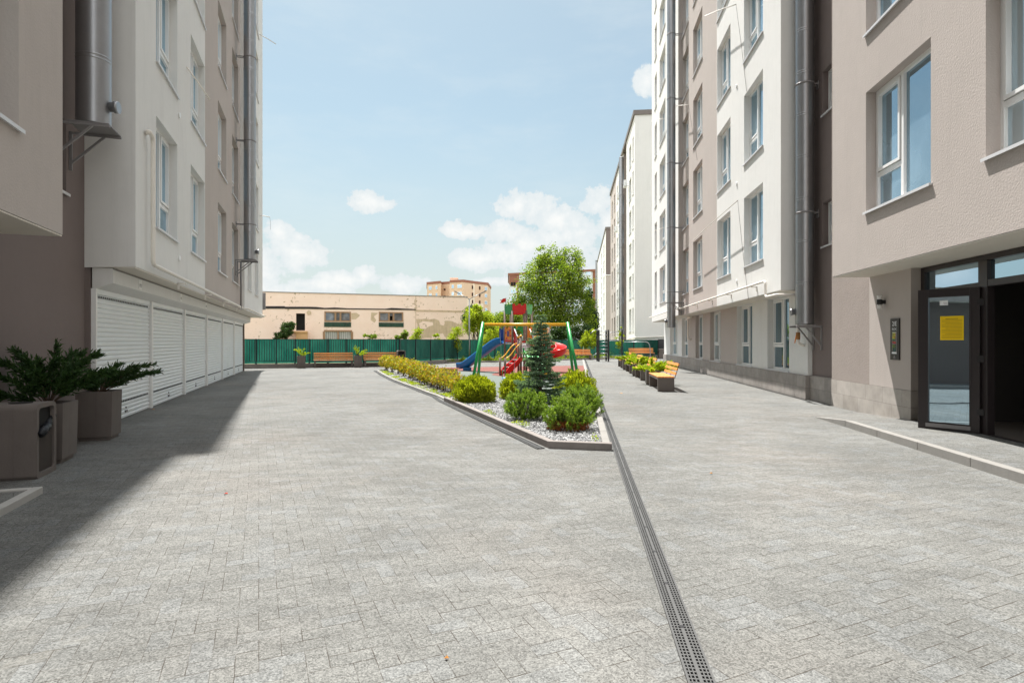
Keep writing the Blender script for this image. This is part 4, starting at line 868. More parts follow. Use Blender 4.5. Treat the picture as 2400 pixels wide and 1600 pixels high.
v = at(1553, 47.9); v2 = at(1562, 46.8); mb = MB(); mb.bar((v.x-.35, v.y, .85), (v2.x, v2.y, .85), .06, 1.5); o = mb.build('metal_gate', mat('dark_grey_sheet', (.06, .06, .065), .5)); tag(o, 'narrow dark grey sheet metal panel between green fence and right block', 'gate panel')

# ================================================================== KERBS, BED, PLAYGROUND GROUND
def offset_poly(pts, d):
    pts = [Vector((p[0], p[1], 0)) for p in pts]; out = []
    for i, p in enumerate(pts):
        n = Vector((0, 0, 0))
        if i > 0: e = (p-pts[i-1]).normalized(); n += Vector((-e.y, e.x, 0))
        if i < len(pts)-1: e = (pts[i+1]-p).normalized(); n += Vector((-e.y, e.x, 0))
        n.normalize(); k = 1.
        if 0 < i < len(pts)-1: e = (p-pts[i-1]).normalized(); k = 1/max(.4, n.dot(Vector((-e.y, e.x, 0))))
        out.append(p+n*d*k)
    return out
def kerb(name, label, pts, w_, z0, z1, m, cat='kerb', group='kerbs'):
    o2_ = offset_poly(pts, w_); pts = [Vector((p[0], p[1], 0)) for p in pts]; mb = MB(); n = len(pts)
    up_ = lambda p, z: (p.x, p.y, z)
    for i in range(n-1):
        a, b, c, d = pts[i], pts[i+1], o2_[i+1], o2_[i]; L = (b-a).length; k = max(1, round(L/1.0)); g = .004/L
        for q in range(k):
            u0, u1 = q/k+(g if q else 0), (q+1)/k-(g if q < k-1 else 0)
            A, B_, C_, D_ = a.lerp(b, u0), a.lerp(b, u1), d.lerp(c, u1), d.lerp(c, u0); ch = .006
            ins = (D_-A).normalized()*ch
            mb.face([up_(A, z0), up_(B_, z0), up_(B_, z1-ch), up_(A, z1-ch)]); mb.face([up_(A, z1-ch), up_(B_, z1-ch), up_(B_+ins, z1), up_(A+ins, z1)])
            mb.face([up_(A+ins, z1), up_(B_+ins, z1), up_(C_-ins, z1), up_(D_-ins, z1)]); mb.face([up_(C_-ins, z1), up_(C_, z1-ch), up_(D_, z1-ch), up_(D_-ins, z1)][::-1]); mb.face([up_(D_, z1-ch), up_(C_, z1-ch), up_(C_, z0), up_(D_, z0)])
            mb.face([up_(A, z0), up_(A, z1-ch), up_(A+ins, z1), up_(D_-ins, z1), up_(D_, z1-ch), up_(D_, z0)]); mb.face([up_(B_, z0), up_(C_, z0), up_(C_, z1-ch), up_(C_-ins, z1), up_(B_+ins, z1), up_(B_, z1-ch)])
    o = mb.build(name, m, fix=True); tag(o, label, cat, group); return o
KA = Vector((-1.60, 13.35, 0)); KB = Vector((.475, 7.46, 0)); KC = RW(.42, 7.38); KD = RW(.42, 14.25)
curve = [P(840+x/3.92, 680+y/3.92) for x, y in ((165, 740), (225, 778), (320, 826), (420, 865), (520, 900), (620, 940), (720, 975))] + [KA+Vector((.02, .12, 0))]
kerb('raised_kerb', 'raised grey concrete kerb around the gravel bed with spruce', [KA, KB, KC], .10, -.02, .095, KERBD)
kerb('raised_kerb', 'pale concrete kerb between gravel bed and long drain', [KC+Vector((.0, .11, 0)), KD], .10, -.02, .09, KERB)
kerb('raised_kerb', 'grey kerb along the back of the gravel bed', [RW(.28, 14.25), KA+Vector((.10, .6, 0))], .09, -.02, .09, KERB)
kerb('flush_kerb', 'curved flush kerb along the low hedge', curve, .09, -.02, .03, KERB)
kerb('flush_kerb', 'flush pale kerb between red rubber ground and long drain', [RW(.41, 14.3), RW(.41, 44)], .13, -.02, .022, KERB)
sheet('play_surface', [(RW(.29, 14.3).x, RW(.29, 14.3).y), (RW(.29, 33.1).x, RW(.29, 33.1).y), (-3.0, 30.4), (-6.0, 29.6), (-4.4, 24.6), (-2.75, 19.5), (-1.25, 14.05)], .012, RUBG)
red = [(RW(.29, 33.1).x, RW(.29, 33.1).y), (-3.0, 30.4), (-6.0, 29.6), (-5.1, 26.9), (-.6, 26.3)]
red += [(1.2+2.05*math.cos(a), 24.0+2.15*math.sin(a)) for a in [R(180-12+q) for q in range(0, 100, 8)]] + [(1.75, 20.2), (1.7, 17.2), (RW(.29, 16.6).x, RW(.29, 16.6).y)]
sheet('red_play_surface', red[::-1], .016, RUBR)
gp_ = [KA+Vector((.1, .05, 0)), KB+Vector((.03, .1, 0)), KC+Vector((-.1, .11, 0)), RW(.3, 14.25), KA+Vector((.15, .6, 0))]
sheet('gravel_base', [(p.x, p.y) for p in gp_], .045, mat('gravel_base', (.30, .30, .30), .95, var=.3, vs_=14, bump=.02, bs=50))
sheet('bed_soil', [(p.x, p.y) for p in offset_poly(curve, -.08)] + [(-1.0, 14.6), (-2.4, 19.5), (-4.2, 24.8), (-5.9, 28.6)][:4] if False else [(p.x+.09, p.y) for p in curve[::-1]] + [(curve[0].x+.6, curve[0].y+.9), (-4.55, 24.8), (-2.85, 19.5), (-1.3, 14.3)][0:4], .02, mat('bed_gravel', (.34, .33, .30), .95, var=.35, vs_=10, bump=.02, bs=40))
def drain(label, pts, w_, fine=12.):
    """channel grating: two rims, a centre bar, two lesser bars and cross webs, over a dark channel"""
    th = thing('drain_grating', label, 'drain', pts[0], 0, 'slotted drains', (0, 0, 0)); o_ = Vector((pts[0][0], pts[0][1], 0)); th.location = o_; ORG[th.name] = o_
    ch = MB(); bars = MB()
    for a, b in zip(pts, pts[1:]):
        a = Vector((a[0], a[1], 0)); b = Vector((b[0], b[1], 0)); e = (b-a); L = e.length; e.normalize(); n = Vector((e.y, -e.x, 0)); h = w_/2
        ch.face([a-n*h+Vector((0, 0, .003)), a+n*h+Vector((0, 0, .003)), b+n*h+Vector((0, 0, .003)), b-n*h+Vector((0, 0, .003))])
        z = Vector((0, 0, .009))
        for off_, bw in ((-h+.005, .010), (h-.005, .010), (0, .016), (-h*.36, .005), (h*.36, .005), (-h*.64, .005), (h*.64, .005)): bars.bar(a+n*off_+z, b+n*off_+z, bw, .008)
        k = 0; st_ = .026
        while k*st_ < L:
            p = a+e*(k*st_); far = p.length
            q = (p-n*(h-.01), p+n*(h-.01)); bars.bar(q[0]+z-Vector((0, 0, .0015)), q[1]+z-Vector((0, 0, .0015)), .009, .006)
            k += 1 if far < 9 else (2 if far < 18 else 6)
    ch.build('channel', HOLE, th); bars.build('grate', GREYD, th)
    sc = MB()
    a = Vector((pts[0][0], pts[0][1], 0)); b = Vector((pts[1][0], pts[1][1], 0)); e = (b-a).normalized(); L = (b-a).length
    for k in range(int(min(L, 10)/.5)): p = a+e*(.25+.5*k); sc.tube([(p.x, p.y, .0132), (p.x, p.y, .0142)], .013, 12)
    sc.build('grate_screws', BLACK, th)
GREYD = mat('cast_grate_grey', (.085, .085, .083), .6, metal=.3, var=.1)
drain('long straight slotted drain running from the foreground past the gravel bed', [RW(.5, .6), RW(.5, 44)], .114)
dc = offset_poly([*curve[:-1], KA, KB+Vector((-.02, -.02, 0))], -.085)
drain('slotted drain along the outer edge of the curved kerb and bed', [tuple(p) for p in dc], .11)
# scattered white stones
def stones(name, label, poly, n, s0, s1, z, mats):
    xs = [p[0] for p in poly]; ys = [p[1] for p in poly]; out = []
    rng = np.random.default_rng(5)
    def inside(x, y):
        c = False; j = len(poly)-1
        for i in range(len(poly)):
            if (poly[i][1] > y) != (poly[j][1] > y) and x < (poly[j][0]-poly[i][0])*(y-poly[i][1])/(poly[j][1]-poly[i][1])+poly[i][0]: c = not c
            j = i
        return c
    while len(out) < n:
        x, y = rng.uniform(min(xs), max(xs)), rng.uniform(min(ys), max(ys))
        if inside(x, y): out.append((x, y))
    c = np.array(out); m = len(c); base = np.array([(1, 0, 0), (0, 1, 0), (-1, 0, 0), (0, -1, 0), (0, 0, 1), (0, 0, -1)], float)
    fc = np.array([(0, 1, 4), (1, 2, 4), (2, 3, 4), (3, 0, 4), (1, 0, 5), (2, 1, 5), (3, 2, 5), (0, 3, 5)])
    v = base[None]*rng.uniform(.6, 1.2, (m, 6, 1)); v += rng.normal(size=(m, 6, 3))*.18; v *= rng.uniform(s0, s1, (m, 1, 1)); v[:, :, 2] *= .6
    a = rng.uniform(0, 6.28, m); ca, sa = np.cos(a)[:, None], np.sin(a)[:, None]; x = v[:, :, 0]*ca-v[:, :, 1]*sa; y = v[:, :, 0]*sa+v[:, :, 1]*ca
    v[:, :, 0] = x+c[:, 0:1]; v[:, :, 1] = y+c[:, 1:2]; v[:, :, 2] += z+rng.uniform(0, .012, (m, 1))
    me = bpy.data.meshes.new(name); f = (fc[None]+np.arange(m)[:, None, None]*6).reshape(-1, 3); me.from_pydata(v.reshape(-1, 3).tolist(), [], f.tolist()); me.materials.append(mats)
    o = bpy.data.objects.new(name, me); C.objects.link(o); tag(o, label, 'gravel', kind='stuff')
def stone_mat():
    m, t, b, o = newmat('marble_chips'); g = t.node('ShaderNodeNewGeometry').outputs['Random Per Island']
    t.l.new(t.mix(g, (.06, .06, .065), (.50, .50, .495)), b.inputs['Base Color']); b.inputs['Roughness'].default_value = .8; return m
STONE = stone_mat()
stones('gravel', 'white and grey marble chips covering the bed around the spruce', [(p.x, p.y) for p in gp_], 15000, .011, .022, .058, STONE)
stones('gravel', 'pale stones between curved kerb and hedge', [(p.x+.12, p.y) for p in curve] + [(-1.2, 14.3), (-2.3, 17.6), (-4.3, 22.9), (-5.9, 27.2)], 5000, .012, .028, .03, STONE)

# entrance platform on the right, with its kerb, and the matching kerb on the left
mb = MB(); S1, S2 = 4.46, 5.50
mb.face([(S1, -3, .1), (5.66, -3, .1), (5.66, 10.0, .1), (S1, 9.9, .1)]); mb.face([(S1, 9.9, .1), (5.66, 10.0, .1), (5.66, 10.2, .085), (5.49, 11.9, .004), (S1, 11.1, .004)])
o = mb.build('entrance_pavement', PAVE); o.rotation_euler = (0, 0, AR); o['kind'] = 'structure'
mb = MB(); 
for k in range(12): mb.box(4.34, 4.455, -2.1+k*1.0, -2.1+k*1.0+.994, -.02, .106)
mb.face([(4.34, 9.9, .106), (4.455, 9.9, .106), (4.455, 11.1, .006), (4.34, 11.1, .006)]); mb.face([(4.34, 9.9, -.02), (4.34, 9.9, .106), (4.34, 11.1, .006), (4.34, 11.1, -.02)])
o = mb.build('raised_kerb', KERB, bevel=.006); o.rotation_euler = (0, 0, AR); tag(o, 'long pale concrete kerb of the entrance platform on the right', 'kerb', 'kerbs')
mb = MB(); mb.face([(-3.46, -3, .05), (-2.48, -3, .05), (-2.48, 6.29, .05), (-3.46, 6.29, .05)]); o = mb.build('entrance_pavement', PAVE); o.rotation_euler = (0, 0, AL); o['kind'] = 'structure'
mb = MB(); mb.box(-2.48, -2.4, -3, 6.37, -.02, .065); mb.box(-3.45, -2.482, 6.29, 6.37, -.02, .065); o = mb.build('raised_kerb', CONCL, bevel=.008); o.rotation_euler = (0, 0, AL); tag(o, 'pale corner kerb in the shade at the lower left', 'kerb', 'kerbs')

# ================================================================== BENCHES, PLANTERS, BINS
def make_bench():
    th = thing('bench', 'x', 'bench'); L, D = 2.0, .45       # local x along the bench, -y is the front
    for x in (0, L-.10):
        mb = MB(); mb.box(x, x+.10, 0, D, 0, .385); mb.build('side_slab', CONC, th, bevel=.012)
    mb = MB(); mb.box(.102, L-.102, 0, .06, .33, .383); mb.box(.102, L-.102, D-.06, D, .33, .383); mb.build('seat_beam', CONC, th, bevel=.006)
    mb = MB()
    for k in range(5): mb.box(-.02, L+.02, -.005+k*.094, .073+k*.094, .388, .425)
    mb.build('seat', WOOD, th, bevel=.005)
    mb = MB(); lean = .30
    for k in range(3):
        z = .50+k*.125; y = D+.01+(z-.40)*lean; Mx = Matrix.Translation((0, y, z)) @ Matrix.Rotation(-math.atan(lean), 4, 'X'); mb.box(-.02, L+.02, -.018, .018, -.04, .04, Mx)
    mb.build('backrest', WOOD, th, bevel=.005)
    for x in (.16, L/2, L-.16):
        mb = MB(); mb.bar((x, D+.035, .36), (x, D+.035+.42*lean, .80), .035, .012, (0, 1, 0)); mb.build('bracket', BLACK, th)
    return th
def make_bench_children_first(): pass
protoB = make_bench(); firstB = True
def place_bench(p, rz, label, group):
    global firstB
    o = protoB if firstB else copy_tree(protoB); firstB = False
    o.location = p; o.rotation_euler = (0, 0, rz); tag(o, label, 'bench', group)
def jun_pts(c, n, rad, h, bias=(0, 0, 0), dens=46, fl=.055):
    cen, dirs = [], []; br = []
    for i in range(n):
        a = 2*math.pi*i/n+random.uniform(-.3, .3); ev = random.random(); L = rad*(1.1-.75*ev*ev)*random.uniform(.8, 1.1); hh_ = h*(.25+1.05*ev)
        dx, dy = math.cos(a)*L+bias[0]*random.uniform(.4, 1.1), math.sin(a)*L+bias[1]*random.uniform(.4, 1.1); pts = []
        for k in range(9):
            u = k/8; pts.append(Vector((c[0]+dx*u, c[1]+dy*u, c[2]+hh_*(1.7*u-.75*u*u)+bias[2]*u)))
        br.append(pts)
        for q in range(int(dens*L/.4)):
            u = random.uniform(.12, 1)**.8; k = min(7, int(u*8)); f_ = u*8-k; p = pts[k].lerp(pts[k+1], f_); t_ = (pts[k+1]-pts[k]).normalized()
            side = Vector(rdir(1)[0]); side -= t_*side.dot(t_); side.z *= .7; tw = (t_+side.normalized()*random.uniform(.4, 1.)).normalized(); tl = random.uniform(.04, .16)*(1.15-u*.7)*(rad/.45)
            for z in range(8):
                w_ = (z+.5)/8; pp_ = p+tw*tl*w_; cen.append(pp_); dd = tw+Vector(rdir(1)[0])*.55; dirs.append(dd.normalized())
    return br, np.array(cen, np.float32), np.array(dirs, np.float32)
def planter(label, p, rz, size=.44, h=.69, plant='dark', bias=(0, 0, 0), rad=.5, ph_=.35, n=13, plabel='', m=None, dens=46, group='square concrete planters'):
    th = thing('planter', label, 'planter', p, rz, group); b = size/2; mb = MB()
    def ring(s, z): return [(-s, -s, z), (s, -s, z), (s, s, z), (-s, s, z)]
    pr_ = [(b*.84, 0), (b*.84, .04), (b*.95, .05), (b, h), (b-.035, h), (b-.045, h-.09)]
    for (s0_, z0_), (s1_, z1_) in zip(pr_, pr_[1:]):
        A, B_ = ring(s0_, z0_), ring(s1_, z1_)
        for i in range(4): j = (i+1) % 4; mb.face([A[i], A[j], B_[j], B_[i]])
    mb.build('pot', m or CONC, th, bevel=.006, fix=False)
    mb = MB(); mb.face(ring(b-.04, h-.06)); mb.build('soil', SOIL, th)
    P_ = Vector(p)
    pl = thing('juniper_plant', plabel, 'plant', P_+Vector((0, 0, h-.06)), rz, 'junipers in planters')
    br, ce, di = jun_pts((0, 0, 0), n, rad, ph_, bias, dens)
    mb = MB(); [mb.tube(q, .008, 5, r2=.003) for q in br]; mb.build('branch', TWIG, pl); sz = np.random.uniform(.6, 1.3, len(ce))[:, None]*(.020 if plant == 'dark' else .026)*(rad/.45)
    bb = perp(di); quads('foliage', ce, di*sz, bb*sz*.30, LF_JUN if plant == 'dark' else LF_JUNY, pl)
    return th
# left shaded group
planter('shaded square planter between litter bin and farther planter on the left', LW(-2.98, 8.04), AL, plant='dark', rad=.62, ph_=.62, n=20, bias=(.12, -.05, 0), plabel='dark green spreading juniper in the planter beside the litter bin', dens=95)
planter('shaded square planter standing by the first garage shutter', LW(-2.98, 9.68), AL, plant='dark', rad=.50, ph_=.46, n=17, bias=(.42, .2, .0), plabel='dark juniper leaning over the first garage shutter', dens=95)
def litter_bin(label, p, rz, bag=True, face=1):
    th = thing('litter_bin', label, 'litter bin', p, rz, 'concrete litter bins'); W = .45; H = .76
    def prof(ins=0., r=.07):
        pts = [(-W/2+ins+.02, .0+ins*1.2), (W/2-ins-.02, .0+ins*1.2), (W/2-ins, .03+ins)]
        for k in range(7): a = R(90*k/6); pts.append((W/2-ins-r+r*math.cos(a), H-ins-r+r*math.sin(a)))
        for k in range(7): a = R(90+90*k/6); pts.append((-W/2+ins+r+r*math.cos(a), H-ins-r+r*math.sin(a)))
        pts.append((-W/2+ins, .03+ins)); return pts
    o_, i_ = prof(), prof(.045, .045); mb = MB(); n = len(o_); x0, x1, xi = -W/2, W/2, W/2-.04
    for a, b in zip(range(n), [*range(1, n), 0]):
        mb.face([(x0, *o_[a]), (x0, *o_[b]), (x1, *o_[b]), (x1, *o_[a])]); mb.face([(x1, *o_[a]), (x1, *o_[b]), (x1, *i_[b]), (x1, *i_[a])]); mb.face([(x1, *i_[a]), (x1, *i_[b]), (xi, *i_[b]), (xi, *i_[a])])
    mb.face([(x0, *q) for q in o_][::-1]); mb.build('body', CONC, th, fix=True)
    mb = MB(); mb.face([(xi-.002, *q) for q in i_]); mb.build('opening', HOLE, th)
    mb = MB(); mb.box(xi, xi+.012, -W/2+.05, W/2-.05, .06, H*.60)
    for k in range(17): y = -W/2+.058+k*.02; mb.box(xi+.012, xi+.022, y, y+.012, .07, H*.59)
    mb.build('door_panel', mat('ribbed_brown_panel', (.06, .048, .042), .6), th)
    mb = MB(); mb.tube([(0, 0, H), (0, 0, H+.006)], .10, 24); mb.build('ashtray', HOLE, th)
    if bag:
        mb = MB(); random.seed(11); rows = []
        for i in range(10):
            u = i/9; y = -W/2+.03+(W-.03)*u*1.0; z = .44+.14*u+.03*math.sin(u*7); rr = .032+.014*math.sin(i*2.1)+random.uniform(-.008, .012); rows.append(((x1-.01+.035*math.sin(u*5+.6), y, z), rr))
        mb.tube([r_[0] for r_ in rows], [r_[1] for r_ in rows], 9); mb.build('bin_bag', BAG, th)
    return th
litter_bin('shaded concrete litter bin with black bag at the left edge', LW(-2.925, 7.255), AL)
# benches by the left fence (front faces the camera)
def LB(px, t=32.0): return sOn(px, t, AL)
for (pa, pb, lab) in ((736, 817, 'wooden slatted bench between the two planters by the left fence'), (854, 930, 'wooden slatted bench right of both planters partly behind the orange hedge')):
    s = LB(pa, 31.95); place_bench(LW(s, 31.95), AL, lab, 'benches with concrete sides and wooden slats')
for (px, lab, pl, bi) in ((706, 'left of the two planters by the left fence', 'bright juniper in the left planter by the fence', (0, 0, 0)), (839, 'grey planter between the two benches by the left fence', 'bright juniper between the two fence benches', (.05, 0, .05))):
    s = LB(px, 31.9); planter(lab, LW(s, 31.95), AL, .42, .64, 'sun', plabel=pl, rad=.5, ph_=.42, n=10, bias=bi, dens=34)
lbn = litter_bin('small dark litter bin at the end of the left fence benches', LW(LB(940.5, 31.9), 32.05, .14), AL-R(90), bag=True)
# row on the right: seats face the playground (left)
rows = [(16.25, 'nearest bench of the right row, whose full concrete side faces us'), (20.75, 'second bench from us in the right row between two junipers'), (25.2, 'third bench from us in the right row behind the junipers'), (30.4, 'farthest bench of the right row')]
for t, lab in rows: place_bench(RW(2.20, t+2.0), AR-R(90), lab, 'benches with concrete sides and wooden slats')
for t, lab, pl in ((18.85, 'nearest planter of the right row behind the first bench', 'yellow green juniper spilling over the nearest planter of the right row'), (23.55, 'middle planter of the right bench row', 'yellow green juniper in the middle planter of the right row'), (28.6, 'farthest planter of the right bench row', 'yellow green juniper in the farthest planter of the right row')):
    planter(lab, RW(2.38, t), AR, .44, .48, 'sun', plabel=pl, rad=.62, ph_=.34, n=14, bias=(.25, .2, 0), m=CONC, dens=60)
v = at(1482, 46.6); place_bench(Vector((v.x-.15, v.y, .05)), AL*.0+R(2), 'lone wooden bench in front of the fence beside the far litter bin', 'benches with concrete sides and wooden slats')
litter_bin('grey concrete litter bin with black bag beside the far lone bench', at(1550, 46.2, .05), R(180))
v = at(1326, 43.0); place_bench(Vector((v.x, v.y, 0)), R(6), 'wooden bench behind the swing legs', 'benches with concrete sides and wooden slats')

# street lamp
lp = at(1100, 38.3); sl = thing('street_lamp', 'grey double armed street lamp behind the saplings', 'street lamp', lp, 0, org=lp)
mb = MB(); zt = Zat(701, lp.y); mb.tube([lp, (lp.x, lp.y, zt*.5), (lp.x, lp.y, zt)], .06, 10, r2=.035); mb.build('pole', STEEL, sl)
for sg, pxe, pye in ((-1, 1065, 682), (1, 1140, 681)):
    tip = at(pxe, lp.y, Zat(pye, lp.y)); b_ = Vector((lp.x, lp.y, zt)); mid = b_.lerp(tip, .62)
    mb = MB(); mb.tube([b_, mid], .022, 8); arm = mb.build('arm', STEEL, sl); mb = MB(); mb.bar(mid, tip, .16, .05); mb.build('lamp_head', STEEL, arm); mb = MB(); q = (tip-mid).normalized(); mb.bar(mid+q*.06-Vector((0, 0, .045)), tip-q*.04-Vector((0, 0, .045)), .12, .01); mb.build('lamp_panel', mat('lamp_lens', (.75, .66, .55), .4), arm)
# ================================================================== PLAYGROUND EQUIPMENT
sw = thing('swing_set', 'green and yellow two seat swing frame in front of the play tower', 'swing', (.4, 18, 0), 0, org=(.4, 18, 0))
Ys = 18.0; xl, xr = (1132-1200)/F*Ys, (1330-1200)/F*Ys; zc = Zat(760.5, Ys)
mb = MB(); mb.tube([(xl-.02, Ys, zc), (xr+.02, Ys, zc)], .048, 16); mb.build('crossbar', YEL, sw)
for x, fx0, fx1 in ((xl, -.30, -.22), (xr, .30, .30)):
    for dy, fx in ((-.85, fx0), (.85, fx1)):
        mb = MB(); mb.tube([(x, Ys+dy*.03, zc+.07), (x+fx, Ys+dy, 0)], .046, 12); mb.build('leg', GRN, sw)
for (px0, px1, m_, lb_) in ((1171.5, 1211, BLUL, 'light blue board seat'), (1247, 1289.5, GRNL, 'yellow and green child seat')):
    x0, x1 = (px0-1200)/F*Ys, (px1-1200)/F*Ys; xm = (x0+x1)/2; zs = .235; hw = .19
    mb = MB(); mb.box(xm-hw-.02, xm+hw+.02, Ys-.08, Ys+.08, zs-.018, zs+.018); se = mb.build('seat', m_, sw, bevel=.01, label=lb_)
    if m_ is GRNL: mb = MB(); mb.box(xm-hw, xm+hw, Ys-.09, Ys-.07, zs+.02, zs+.2); mb.build('seat_guard', YEL, se)
    for a, b in ((x0, xm-hw), (x1, xm+hw)):
        mb = MB(); mb.tube([(a, Ys, zc-.04), (a, Ys, zc-.12)], .018, 8); mb.build('hook', YEL, sw); mb = MB(); mb.tube([(a, Ys, zc-.12), (b, Ys, zs+.25)], .007, 6); mb.build('chain', STEEL, sw); mb = MB(); mb.tube([(b, Ys, zs+.25), (b, Ys, zs)], .011, 6); mb.build('chain_sleeve', GRN, sw)

Yt = 25.0; cx = (1215-1200)/F*Yt; pt = thing('play_tower', 'colourful castle play tower with blue, green and red slides', 'play tower', (cx, Yt, 0), 0, org=(cx, Yt, 0))
hexv = [Vector((cx+.60*math.cos(R(a+4)), Yt+.60*math.sin(R(a+4)), 0)) for a in (180, 240, 300, 0, 60, 120)]
dk = 1.33
for p in hexv:
    mb = MB(); mb.tube([p, p+Vector((0, 0, 2.72))], .045, 12); mb.build('post', POST, pt)
mb = MB(); mb.prism([(p.x, p.y) for p in hexv], dk-.05, dk); mb.build('deck', BEIGE, pt)
def panel(name, a, b, z0, z1, m_, teeth=0, th_=.03, holes=()):
    """upright board from a to b, with battlements on top"""
    a = Vector((a[0], a[1], 0)); b = Vector((b[0], b[1], 0)); e = b-a; L = e.length; e.normalize(); n = Vector((e.y, -e.x, 0))*th_/2; mb = MB()
    pl = [(0, z0), (L, z0)]
    if teeth:
        k = 2*teeth-1; h = (z1-z0)*.18 if z1-z0 < .5 else .09
        for i in range(k-1, -1, -1):
            zt_ = z1 if i % 2 == 0 else z1-h; pl += [(L*(i+1)/k, zt_), (L*i/k, zt_)]
    else: pl += [(L, z1), (0, z1)]
    A = [a+e*x+Vector((0, 0, z))+n for x, z in pl]; B_ = [q-n*2 for q in A]; mb.face(A); mb.face(B_[::-1])
    for i in range(len(A)): j = (i+1) % len(A); mb.face([A[j], A[i], B_[i], B_[j]])
    o = mb.build(name, m_, pt); return o, a, e, n, L
for i in range(6):
    a, b = hexv[i], hexv[(i+1) % 6]; m_ = (GRN, RED, GRNL, GRN, RED, GRN)[i]; panel('battlement', a, b, 2.60, 3.02, m_, 3)
mb = MB(); f0 = hexv[0]; mb.tube([f0+Vector((.05, 0, 2.7)), f0+Vector((.05, 0, 3.32))], .014, 8); fp = mb.build('flagpole', POST, pt)
mb = MB(); fx_ = f0.x+.05; pts = [(fx_, 3.30), (fx_-.13, 3.28), (fx_-.19, 3.22), (fx_-.27, 3.23), (fx_-.20, 3.165), (fx_-.27, 3.07), (fx_-.12, 3.10), (fx_, 3.14)]
mb.face([(x, f0.y-.006, z) for x, z in pts]); mb.face([(x, f0.y+.006, z) for x, z in pts][::-1]); mb.build('flag', RED, fp)
o, a, e, n, L = panel('castle_panel', hexv[0], hexv[1], 1.48, 2.03, ORG_, 3)
mb = MB(); nn = n.normalized()
for (u, z, w_, h_) in ((.18, 1.78, .1, .07), (.75, 1.88, .12, .08), (.80, 1.64, .12, .08), (.28, 1.53, .12, .08)):
    c = a+e*(u*L)+nn*.022; mb.bar(c-e*w_*.4+Vector((0, 0, z)), c+e*w_*.4+Vector((0, 0, z)), .012, h_)
mb.build('red_bricks', RED, o); mb = MB()
for u in (.42, .58): c = a+e*(u*L)+nn*.022; mb.bar(c+Vector((0, 0, 1.62)), c+Vector((0, 0, 1.86)), .05, .012, nn)
mb.build('slit_windows', BLUD, o); panel('board', hexv[0], hexv[1], 1.38, 1.47, RED)
panel('board', (hexv[1].x+.02, hexv[1].y), (hexv[2].x, hexv[2].y), 1.36, 1.42, RED)
panel('castle_panel', (cx-.60-.24, Yt+.22), (cx-.60-.02, Yt+.05), 1.42, 2.02, BLUD, 2)
o, a, e, n, L = panel('castle_panel', hexv[2], hexv[3], 1.40, 2.04, ORG_, 2); mb = MB(); nn = n.normalized(); mb.bar(a+e*.3+nn*.02+Vector((0, 0, 1.8)), a+e*.42+nn*.02+Vector((0, 0, 1.8)), .012, .1); mb.build('red_bricks', RED, o)
# green arch on the back of the deck
a, b = hexv[5], hexv[4]; mb = MB(); k = 14; e = (b-a); arch = [(1.0, 1.40), (1.0, 2.06), (0, 2.06), (0, 1.40), (.08, 1.40)] + [(.5-.42*math.cos(math.pi*i/k), 1.55+.38*math.sin(math.pi*i/k)) for i in range(k+1)] + [(.92, 1.40)]
mb.face([a+e*u+Vector((0, 0, z)) for u, z in arch]); mb.face([a+e*u+Vector((0, .03, z)) for u, z in arch][::-1]); mb.build('arch_panel', GRN, pt)
# chutes
def chute(name, path, w_, h_, m_, th_=.03, ends=None):
    mb = MB(); rows_ = []
    for i, p in enumerate(path):
        p = Vector(p); d = (Vector(path[min(i+1, len(path)-1)])-Vector(path[max(i-1, 0)])).normalized(); s_ = Vector((d.y, -d.x, 0)).normalized(); rows_.append((p, s_, s_.cross(d) if s_.cross(d).z > 0 else -s_.cross(d)))
    h2 = w_/2; sect = [(-h2-th_*1.4, h_), (-h2-th_*1.4, h_-.05), (-h2-th_, 0), (-h2*.7, -.05-th_), (h2*.7, -.05-th_), (h2+th_, 0), (h2+th_*1.4, h_-.05), (h2+th_*1.4, h_), (h2, h_), (h2*.95, .02), (h2*.6, -.05), (-h2*.6, -.05), (-h2*.95, .02), (-h2, h_)]
    mb.strip(rows_, sect, True); return mb.build(name, m_, pt, fix=True)
def bez(ps, n=16):
    out = []; ps = [Vector(p) for p in ps]
    for i in range(n+1):
        u = i/n; q = ps[:]
        while len(q) > 1: q = [x.lerp(y, u) for x, y in zip(q, q[1:])]
        out.append(q[0])
    return out
T0 = Vector((cx-.62, Yt+.25, dk+.05))
bs = chute('slide', [T0, T0+Vector((-.2, .16, -.03)), T0+Vector((-.4, .3, -.13)), Vector((-2.05, 26.85, .30)), Vector((-2.25, 27.05, .20)), Vector((-2.5, 27.25, .17))], .42, .20, BLU)
mb = MB(); mb.bar((-2.12, 26.95, .0), (-2.12, 26.95, .18), .38, .30, (0, 1, 0)); mb.build('slide_foot', BLU, bs)
for xx in (-.55, -.95): pass
lowd = [(.27, 23.95), (.36, 23.25), (.98, 23.25), (.98, 23.95)]; dl = .78
for (x, y), h_ in zip(lowd, (1.55, 1.6, 1.55, 1.55)):
    mb = MB(); mb.tube([(x, y, 0), (x, y, h_)], .045, 12); pp_ = mb.build('post', POST, pt); mb = MB(); mb.tube([(x, y, h_), (x, y, h_+.03), (x, y, h_+.07)], [.062, .062, .02], 12); mb.build('post_cap', YEL, pp_)
mb = MB(); mb.box(.30, .97, 23.27, 23.93, dl-.05, dl); mb.build('deck', BEIGE, pt)
mb = MB(); mb.box(.27, .98, 23.2, 23.24, dl-.18, dl-.06); mb.build('board', RED, pt)
mb = MB()
a_, b_ = Vector((0, 24.46, dk)), Vector((0, 23.97, dl)); 
for k in range(1): mb.face([(.32, a_.y, a_.z), (.86, a_.y, a_.z), (.90, b_.y, b_.z), (.34, b_.y, b_.z)])
rp = mb.build('ramp', BEIGE, pt); mb = MB()
